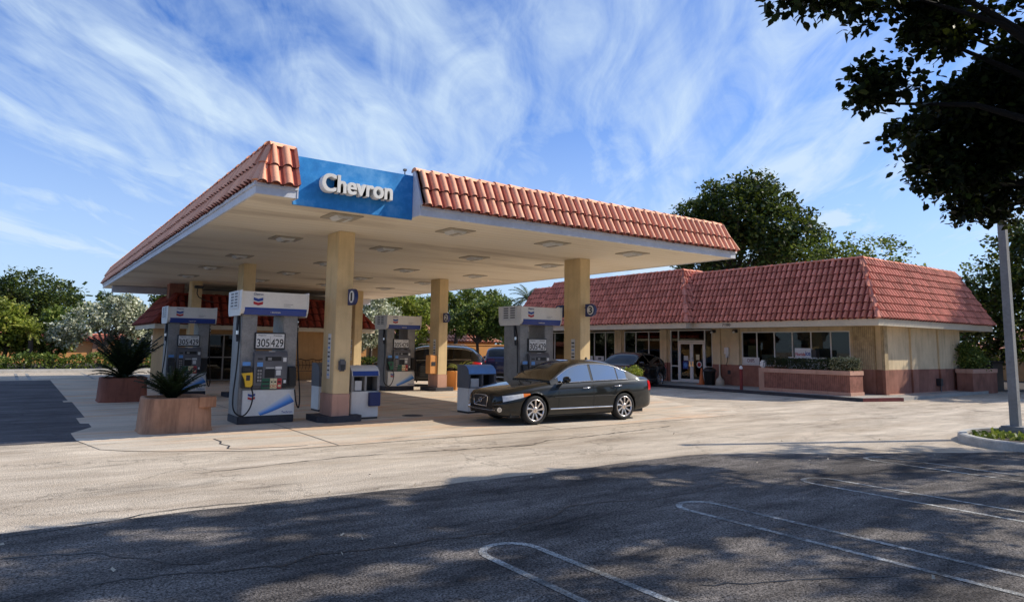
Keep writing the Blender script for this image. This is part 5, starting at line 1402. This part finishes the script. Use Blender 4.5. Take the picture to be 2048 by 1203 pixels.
mb = MB(); mb.box(6.52, 6.66, 46.93, 47.07, .02, 2.1, 'conc_post', .01); mb.build('post', t)

# ================================================================== TREES
near = [(9.66, 4.47, 5.34, 0.51), (9.16, 4.46, 5.36, 0.29), (9.81, 4.62, 5.05, 0.3), (10.68, 4.41, 5.44, 0.6), (11.27, 4.61, 5.07, 0.54), (11.2, 4.47, 4.55, 0.46), (11.79, 4.35, 4.62, 0.78), (12.03, 4.53, 4.21, 0.38), (12.77, 4.3, 4.32, 0.49), (12.87, 4.56, 4.21, 0.33), (12.14, 3.81, 4.49, 0.53), (9.74, 3.96, 6.27, 0.42), (9.27, 4.01, 6.18, 0.28), (10.23, 4.05, 6.11, 0.27), (10.99, 3.95, 6.29, 0.59), (11.66, 3.96, 5.85, 0.76), (12.48, 3.73, 5.49, 0.86), (7.4, 4.13, 5.96, 0.28), (8.35, 4.01, 6.18, 0.38), (6.98, 4.19, 5.84, 0.24), (12.05, 3.6, 6.46, 0.84), (11.93, 4.16, 5.25, 0.86), (8.78, 3.9, 6.39, 0.38), (7.79, 4.03, 6.15, 0.36)]
ells = [(x, y, z, r * .92, r * .92, r * .92) for x, y, z, r in near] + [(12.9, 2.6, 6.4, 1.3, 1.2, 1.5), (13.6, 1.4, 5.8, 1.6, 1.6, 1.5), (12.0, 1.2, 7.2, 1.8, 1.6, 1.2), (14.5, 2.4, 7.4, 1.5, 1.3, 1.2), (10.6, 2.2, 7.4, 1.4, 1.2, .8)]
# gaps in the foliage: sun flecks (ground x, y, half width, half depth, turn) that the crowns leave open
FLECKS = [(0.9, 7.22, 0.14, 0.1, -0.58), (1.34, 6.88, 0.4, 0.23, -0.57), (3.46, 6.95, 0.14, 0.12, -0.58), (2.07, 6.27, 0.18, 0.06, -0.56), (2.56, 6.05, 0.09, 0.07, -0.59), (1.59, 4.92, 0.24, 0.16, -0.58), (2.02, 4.91, 0.4, 0.15, -0.59), (2.47, 4.95, 0.27, 0.1, -0.57), (3.9, 3.97, 0.23, 0.12, -0.57), (4.61, 4.14, 0.26, 0.21, -0.57), (5.35, 3.78, 0.27, 0.29, -0.57), (4.57, 3.23, 0.16, 0.14, -0.58), (6.95, 6.14, 0.33, 0.24, -0.55), (8.81, 6.79, 0.62, 0.49, -0.54), (6.82, 6.82, 0.41, 0.22, -0.55), (9.98, 5.48, 0.54, 0.57, -0.55), (8.55, 3.51, 0.4, 0.23, -0.57), (5.7, 2.18, 0.22, 0.12, -0.59), (6.83, 3.29, 0.25, 0.16, -0.58), (3.12, 4.97, 0.25, 0.09, -0.58), (9.17, 4.04, 0.25, 0.21, -0.56), (6.0, 7.12, 0.2, 0.17, -0.54)]
def keepshadow(lim):
    def k(P):
        gq = P[:, 0] - 1.22 * P[:, 2]
        e = lim + .3 * np.sin(gq * 1.1 + 1) + .22 * np.sin(gq * 2.9) + .12 * np.sin(gq * 7.3 + P[:, 1])
        gx = P[:, 0] - 1.22 * P[:, 2]
        e = e - np.maximum(gx - 10.5, 0) * .55
        gy = P[:, 1] + .54 * P[:, 2]; ok = gy < e
        for fx, fy, ra, rb, tn in FLECKS:
            dx, dy = gq - fx, gy - fy; u = dx * math.cos(tn) + dy * math.sin(tn); v = -dx * math.sin(tn) + dy * math.cos(tn)
            wob = 1 + .35 * np.sin(u * 17 + fy * 5) + .25 * np.sin(v * 31 + fx)
            ok &= (u / (ra + .09)) ** 2 + (v / (rb + .08)) ** 2 > wob
        return ok
    return k
VP[0] = .5
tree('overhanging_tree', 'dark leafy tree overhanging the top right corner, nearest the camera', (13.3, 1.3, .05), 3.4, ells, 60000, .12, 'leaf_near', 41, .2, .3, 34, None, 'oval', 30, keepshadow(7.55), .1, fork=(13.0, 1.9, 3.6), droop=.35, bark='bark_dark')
VP[0] = .75
def shade_tree(name, label, base, cen, rad, n, seed, lsz=.14):
    ex = [(cen[0], cen[1], cen[2], rad[0], rad[1], rad[2])]
    rr = random.Random(seed)
    for k in range(7):
        a = 2 * PI * k / 7; ex.append((cen[0] + rad[0] * .6 * math.cos(a), cen[1] + rad[1] * .6 * math.sin(a), cen[2] + rr.uniform(-.4, .5) * rad[2], rad[0] * .5, rad[1] * .5, rad[2] * .6))
    def kp(P):
        d = np.hypot(P[:, 0], P[:, 1]); az = np.arctan2(P[:, 1], P[:, 0])
        inview = (az > R(15)) & (az < R(93)) & ((P[:, 2] - 1.72) < (.62) * d) 
        return keepshadow(7.55)(P) & ~inview
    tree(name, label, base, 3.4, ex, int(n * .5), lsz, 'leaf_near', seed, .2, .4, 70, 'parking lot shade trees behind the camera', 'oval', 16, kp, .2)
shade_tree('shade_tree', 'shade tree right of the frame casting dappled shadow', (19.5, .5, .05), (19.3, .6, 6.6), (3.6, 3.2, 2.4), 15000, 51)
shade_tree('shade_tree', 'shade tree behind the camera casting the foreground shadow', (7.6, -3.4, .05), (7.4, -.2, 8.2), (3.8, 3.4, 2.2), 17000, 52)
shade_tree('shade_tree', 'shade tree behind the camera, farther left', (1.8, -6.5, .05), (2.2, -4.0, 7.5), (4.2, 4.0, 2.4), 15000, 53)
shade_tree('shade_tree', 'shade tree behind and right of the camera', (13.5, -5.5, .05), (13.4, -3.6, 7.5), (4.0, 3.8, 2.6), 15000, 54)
# trees behind the store
tree('broad_tree', 'large dense green tree rising behind the store roof', (46, 34, 0), 5, [(45.5, 36.3, 11.6, 3.2, 3.1, 2.5), (45.5, 33.2, 12.6, 3.2, 3.4, 2.7), (45.5, 29.9, 11.2, 3.2, 3.1, 2.6), (45.5, 33.5, 9.0, 4.3, 5.2, 2.8), (45, 27.6, 9.2, 2.3, 2.2, 2.0), (45, 38.8, 11.9, 1.7, 2.0, 1.1), (46, 31.7, 14.4, 1.6, 1.7, 1.1), (46, 35.0, 14.0, 1.3, 1.4, .8)], 30000, .27, 'leaf_dark', 61, .45, .75, 36, None, 'quad', 24)
tree('slender_tree', 'lighter green loose tree behind the right half of the store roof', (44, 23.0, 0), 4, [(44, 24.2, 8.0, 2.2, 2.4, 1.6), (44, 21.6, 7.5, 2.2, 2.2, 1.5), (44, 26.5, 8.0, 2, 2, 1.5), (44, 19.9, 6.2, 1.4, 1.5, 1.1)], 4600, .2, 'leaf_mid', 62, .25, .55, 30, None, 'quad', 18)
tree('shadowy_tree', 'dark tree at the right edge beyond the store corner', (38.5, 10.6, 0), 2.6, [(38.5, 11.5, 6.0, 2.0, 2.2, 2.1), (38.5, 9.5, 6.4, 2.4, 2.4, 2.4), (38.5, 13.4, 4.3, 1.5, 1.6, 1.4), (38.6, 8.2, 4.5, 2.0, 2.4, 1.8), (39, 11.8, 2.6, 1.8, 2.0, 1.6), (39, 14.2, 2.2, 1.2, 1.4, 1.3), (39, 9.2, 2.4, 1.6, 2.0, 1.6)], 24000, .19, 'leaf_dark', 63, .2, .5, 34, None, 'quad', 18)
tree('thin_tree', 'wispy light tree above the dark one at the right edge', (40.5, 14.4, 0), 3.4, [(40.5, 13.8, 5.2, 1.5, 2.0, 1.7), (40.5, 12.4, 6.6, 1.4, 1.6, 1.3), (40.5, 15.3, 4.2, 1.0, 1.1, 1.3)], 3600, .17, 'leaf_mid', 64, .14, .5, 24, None, 'quad', 22)
tree('side_tree', 'bushy tree shading the right end of the store roof, beyond the frame', (35.5, 8.6, 0), 2.4, [(36.2, 7.8, 5.8, 1.9, 1.7, 1.7), (37.6, 7.0, 5.2, 1.9, 1.7, 2.0), (38.6, 8.6, 7.2, 1.6, 1.6, 1.4)], 9000, .2, 'leaf_dark', 65, .16, .45, 34, None, 'quad', 14)
# trees along the back, left to right
tree('dark_tree', 'tall dark rounded tree at the far left', (-2, 72, 0), 3.5, [(-3, 72, 5.2, 3.6, 3.4, 2.4), (.5, 72, 5.6, 3.4, 3.2, 2.3), (2.4, 72, 4.2, 2.6, 2.4, 1.9), (-6.5, 72, 5.0, 3.6, 3.4, 2.4)], 26000, .2, 'leaf_dark', 71, .3, .7, 40, None, 'quad', 8)
tree('yellow_tree', 'yellow-green bushy tree at the left edge behind the hedge', (-.6, 50, 0), 1.5, [(-.9, 50, 2.5, 1.5, 1.3, 1.7), (.1, 50.2, 2.0, .9, .9, 1.3)], 6500, .17, 'leaf_yel', 72, .12, .4, 34, None, 'quad', 8)
tree('green_tree', 'dense green tree between the yellow one and the silvery one', (1.6, 51, 0), 1.5, [(1.6, 51, 2.0, 1.2, 1.2, 1.5), (2.2, 51.4, 2.7, 1.2, 1.2, 1.2)], 6000, .17, 'leaf_mid', 73, .12, .4, 34, None, 'quad', 8)
tree('silvery_tree', 'silvery leafed tree with forked trunk in front of the orange wall', (4.25, 48.2, 0), 1.3, [(3.4, 48.4, 2.9, 1.5, 1.2, 1.0), (4.9, 48.4, 3.3, 1.6, 1.2, 1.1), (6.2, 48.4, 2.7, 1.2, 1.1, 1.0), (2.2, 48.6, 2.2, 1.0, .9, .8), (5.2, 48.4, 4.2, .8, .8, .5)], 9000, .15, 'leaf_pale', 74, .1, .35, 30, None, 'quad', 14, hollow=.3)
tree('dark_bush', 'dark bushy tree behind the pale post, left of the kiosk', (6.2, 49.5, 0), .8, [(6.3, 49.5, 1.6, 1.1, .9, 1.2), (5.6, 49.6, 1.2, .8, .8, .9), (7.4, 49.8, 2.5, 1.0, 1.0, 1.6), (7.6, 50.5, 4.0, .9, .9, .9)], 7500, .16, 'leaf_dark', 75, .1, .4, 34, None, 'quad', 8)
tree('silvery_tree', 'silvery leafed tree right of the kiosk roof', (20.6, 46, 0), 1.6, [(20.2, 46, 3.0, 1.4, 1.3, 1.4), (19.4, 46, 2.1, 1.0, 1, .9), (21.6, 46.2, 3.8, 1.1, 1.1, .9), (20.8, 46, 4.6, 1.0, 1.0, .7)], 6500, .16, 'leaf_pale', 76, .12, .4, 30, None, 'quad', 12)
tree('leafy_tree', 'bright green leafy tree behind the third fuel pump', (24, 49, 0), 2, [(23.6, 49, 4.6, 2.0, 1.8, 1.5), (25.8, 49, 4.3, 1.5, 1.5, 1.4), (22.4, 49, 3.2, 1.5, 1.4, 1.4), (25.2, 48.6, 2.3, 1.4, 1.2, 1.2)], 10000, .2, 'leaf_yel', 77, .15, .5, 36, None, 'quad', 12)
tree('spreading_tree', 'spreading olive-green tree in front of the pink tiled roofs', (30.2, 47, 0), 1.9, [(29.5, 47, 4.0, 1.6, 1.4, 1.3), (31.6, 47, 4.6, 1.8, 1.5, 1.3), (33.2, 47, 4.0, 1.4, 1.3, 1.2), (28.3, 47.2, 3.4, 1.2, 1.1, 1.0), (31.2, 47, 3.0, 1.6, 1.3, .7)], 11500, .19, 'leaf_mid', 78, .13, .45, 34, None, 'quad', 20, hollow=.3)
tree('tall_tree', 'taller olive tree showing above the pink tiled roofs', (33.5, 56, 0), 3, [(32.5, 56, 5.0, 2.2, 1.8, 1.8), (35.2, 56, 5.4, 2.2, 1.8, 1.7), (38.0, 56, 5.4, 2.0, 1.7, 1.7)], 12000, .22, 'leaf_mid', 83, .2, .5, 36, None, 'quad', 10)
tree('dark_tree', 'dark tree filling the gap left of the store roof', (33.6, 43.5, 0), 1.2, [(33.4, 43.5, 1.9, 1.6, 1.4, 1.6), (34.6, 43.5, 3.6, 1.6, 1.4, 1.7), (36.4, 43.8, 4.2, 1.6, 1.4, 1.5)], 8500, .2, 'leaf_dark', 79, .14, .45, 34, None, 'quad', 8)
tree('green_tree', 'mid green tree beyond the middle canopy post', (27.4, 54, 0), 2, [(27.0, 54, 4.4, 1.9, 1.6, 1.6), (29.2, 54, 4.6, 1.6, 1.5, 1.4)], 7000, .22, 'leaf_mid', 80, .15, .5, 34, None, 'quad', 8)
def palm(name, label, x, y, h, ln, nf, mt, seed, up=.1):
    t = thing(name, label, 'palm', (x, y, 0)); rr = random.Random(seed)
    mb = MB(); mb.tube([(x, y, -.1), (x + .05, y, h * .5), (x, y, h)], [.16, .13, .12], 'bark', 8); mb.build('trunk', t)
    mb = MB(); frond_plant(mb, (x, y, h), nf, ln, mt, rr, .16, .75, 26, up); mb.build('crown', t)
palm('palm_tree', 'palm with drooping fronds at the far left behind the hedge', .5, 48.9, 2.1, 1.2, 30, 'leaf_yel', 1, -.1)
palm('palm_tree', 'dark palm showing above the trees left of the store roof', 34.3, 45.5, 5.6, 2.2, 24, 'leaf_dark', 2, 0)
palm('palm_tree', 'second palm just behind the lower end of the store roof', 36.2, 44.2, 5.4, 2.0, 22, 'leaf_mid', 3, 0)
# hedge
rng = np.random.default_rng(77)
P = boxpts(21000, -12, 9.5, 46.6, 47.4, .05, .78, rng, .07); P[:, 2] += .12 * np.sin(P[:, 0] * 2.1) + .08 * np.sin(P[:, 0] * 5.3)
o = leaves_mesh('long_hedge', P[P[:, 2] > .03], .13, 'leaf_mid', None, 'quad', 81); tag(o, 'long low green hedge along the far kerb at the left', 'hedge')
P = boxpts(9000, 16.5, 27, 45.2, 46, .05, .7, rng, .08)
o = leaves_mesh('low_shrubs', P[P[:, 2] > .03], .13, 'leaf_dark', None, 'quad', 82); tag(o, 'low dark shrubs behind the middle posts', 'hedge')
# far belt of foliage closing the horizon
P, C = clump_points([(-30 + 11 * k, 96 + (k % 3) * 5, 3.2 + (k % 4) * .5, 8, 4, 3.4) for k in range(14)], 26000, np.random.default_rng(91), 1.5, 40, .2)
P = P[P[:, 2] > 0]
o = leaves_mesh('distant_wood', P, .6, 'leaf_dark', None, 'quad', 92); tag(o, 'distant belt of trees closing the horizon', 'trees', None, 'stuff')
P, C = clump_points([(75, 5 + 9 * k, 3.0 + (k % 3) * .5, 4, 7, 3.2) for k in range(-3, 8)], 15000, np.random.default_rng(93), 1.5, 40, .2)
P = P[P[:, 2] > 0]
o = leaves_mesh('roadside_wood', P, .6, 'leaf_dark', None, 'quad', 94); tag(o, 'distant trees far behind the store', 'trees', None, 'stuff')

# ================================================================== FAR BUILDINGS
def house(name, label, x0, x1, y0, y1, h, rise, tm='tile', run=2.5, wm='orange'):
    t = thing(name, label, 'building', ((x0 + x1) / 2, y0, 0))
    mb = MB(); mb.box(x0, x1, y0, y1, 0, h, wm); mb.build('wall', t)
    mansard(x0 - .5, x1 + .5, y0 - .5, y1 + .5, h, h + rise, run, .4, 6, tm, t, 'fl', .06, .06, .14)
    return t
hh = house('orange_building', 'low bright orange building behind the silvery tree', -2, 13.5, 62, 70, 1.75, .45, 'tile2', 1.2)
for x in (1.9, 4.6, 7.4):
    mb = MB(); mb.box(x, x + .35, 61.85, 61.995, 0, 1.72, 'terra'); mb.build('pilaster', hh)
house('tiled_house', 'tan house with pink tiled roof behind the black SUV', 30, 39.5, 58, 66, 2.1, 2.0, 'tile', 3.6)
house('tiled_house', 'second tiled house farther left behind the third fuel pump', 19.5, 29, 61, 68, 2.2, 1.6, 'tile', 3.2)
house('tiled_house', 'low tiled house seen through the trees at the right edge', 50, 62, 6, 18.5, 1.9, 1.5, 'tile', 3.0, 'kiosk')
t = thing('garden_wall', 'low orange stucco wall behind the blue SUV', 'wall', (30, 50, 0))
mb = MB(); mb.box(22, 38, 49.9, 50.1, 0, 1.75, 'orange'); mb.build('panel', t)
mb = MB(); mb.box(21.95, 38.05, 49.85, 50.15, 1.75, 1.85, 'orange', .01); mb.build('coping', t)

# ================================================================== SKY AND SUN
sx, sy, sz = 1.22, -.54, 1.0
el = math.atan2(sz, math.hypot(sx, sy)); az = math.atan2(sx, sy)     # clockwise from +Y
w = bpy.data.worlds.new('World'); scene.world = w; w.use_nodes = True
nt = w.node_tree; nt.nodes.clear()
out = nt.nodes.new('ShaderNodeOutputWorld'); bg = nt.nodes.new('ShaderNodeBackground')
sky = nt.nodes.new('ShaderNodeTexSky'); sky.sky_type = 'NISHITA'; sky.sun_disc = False
sky.sun_elevation = el; sky.sun_rotation = az
sky.air_density = 1.0; sky.dust_density = .6; sky.ozone_density = 3.0
tc = nt.nodes.new('ShaderNodeTexCoord')
sep = N(nt, 'SeparateXYZ'); L(nt, tc.outputs['Generated'], sep.inputs[0])
zc = mathn(nt, 'ADD', mathn(nt, 'MAXIMUM', sep.outputs['Z'], 0.0), .16)
px_ = mathn(nt, 'DIVIDE', sep.outputs['X'], zc); py_ = mathn(nt, 'DIVIDE', sep.outputs['Y'], zc)
cmb = N(nt, 'CombineXYZ'); L(nt, px_, cmb.inputs[0]); L(nt, py_, cmb.inputs[1])
pv = cmb.outputs[0]
# streaky cirrus: stretched along one world direction
v1 = mapping(nt, mapping(nt, pv, rot=(0, 0, R(SKYROT := -38))), (.36, 1.5, 1), loc=(3.1, .4, 0))
n1 = noise(nt, v1, 1.25, 12, .6, .9)
v2 = mapping(nt, mapping(nt, pv, rot=(0, 0, R(-55))), (.75, 2.2, 1), loc=(7.0, 2.0, 0))
n2 = noise(nt, v2, 2.5, 10, .6, .9)
n3 = noise(nt, pv, .55, 3, .5)
mix_ = mathn(nt, 'ADD', mathn(nt, 'ADD', mathn(nt, 'MULTIPLY', n1, .46), mathn(nt, 'MULTIPLY', n2, .34)), mathn(nt, 'MULTIPLY', n3, .2))
cl = ramp(nt, mix_, [(.405, (0, 0, 0)), (.50, (.42,) * 3), (.61, (.92,) * 3)])
skyc = mixc(nt, 1.0, sky.outputs[0], (.8, 1.2, 1.9), 'MULTIPLY')
dt = N(nt, 'VectorMath', operation='DOT_PRODUCT'); L(nt, tc.outputs['Generated'], dt.inputs[0]); dt.inputs[1].default_value = (-.58, -.81, 0.1)
back_dim = ramp(nt, dt.outputs['Value'], [(.0, (6.6, 8.2, 9.9)), (.5, (2.4, 3.2, 4.6))])  # unseen clouds behind the camera dimmed to lower the ambient light
cloudc = back_dim
hz = ramp(nt, sep.outputs['Z'], [(.0, (.8,) * 3), (.12, (.55,) * 3), (.38, (0,) * 3)])
pf = noise(nt, mapping(nt, tc.outputs['Generated'], (1, 1, 2.6)), 5.5, 8, .55, .2)
pf = ramp(nt, pf, [(.56, (0, 0, 0)), (.64, (1, 1, 1))])
bd_ = ramp(nt, sep.outputs['Z'], [(.03, (1,) * 3), (.2, (.9,) * 3), (.3, (0,) * 3)])
cl = mathn(nt, 'MAXIMUM', mathn(nt, 'MAXIMUM', cl, hz), mathn(nt, 'MULTIPLY', pf, bd_))
final = mixc(nt, cl, skyc, cloudc)
L(nt, final, bg.inputs['Color']); bg.inputs['Strength'].default_value = .1
L(nt, bg.outputs[0], out.inputs['Surface'])
sd = bpy.data.lights.new('sun', 'SUN'); sd.energy = 5.0; sd.angle = R(.55); sd.color = (1.0, .91, .77)
so_ = bpy.data.objects.new('sun', sd); COL.objects.link(so_)
so_.rotation_euler = Vector((-sx, -sy, -sz)).to_track_quat('-Z', 'Y').to_euler()
so_.location = (30, -20, 30)
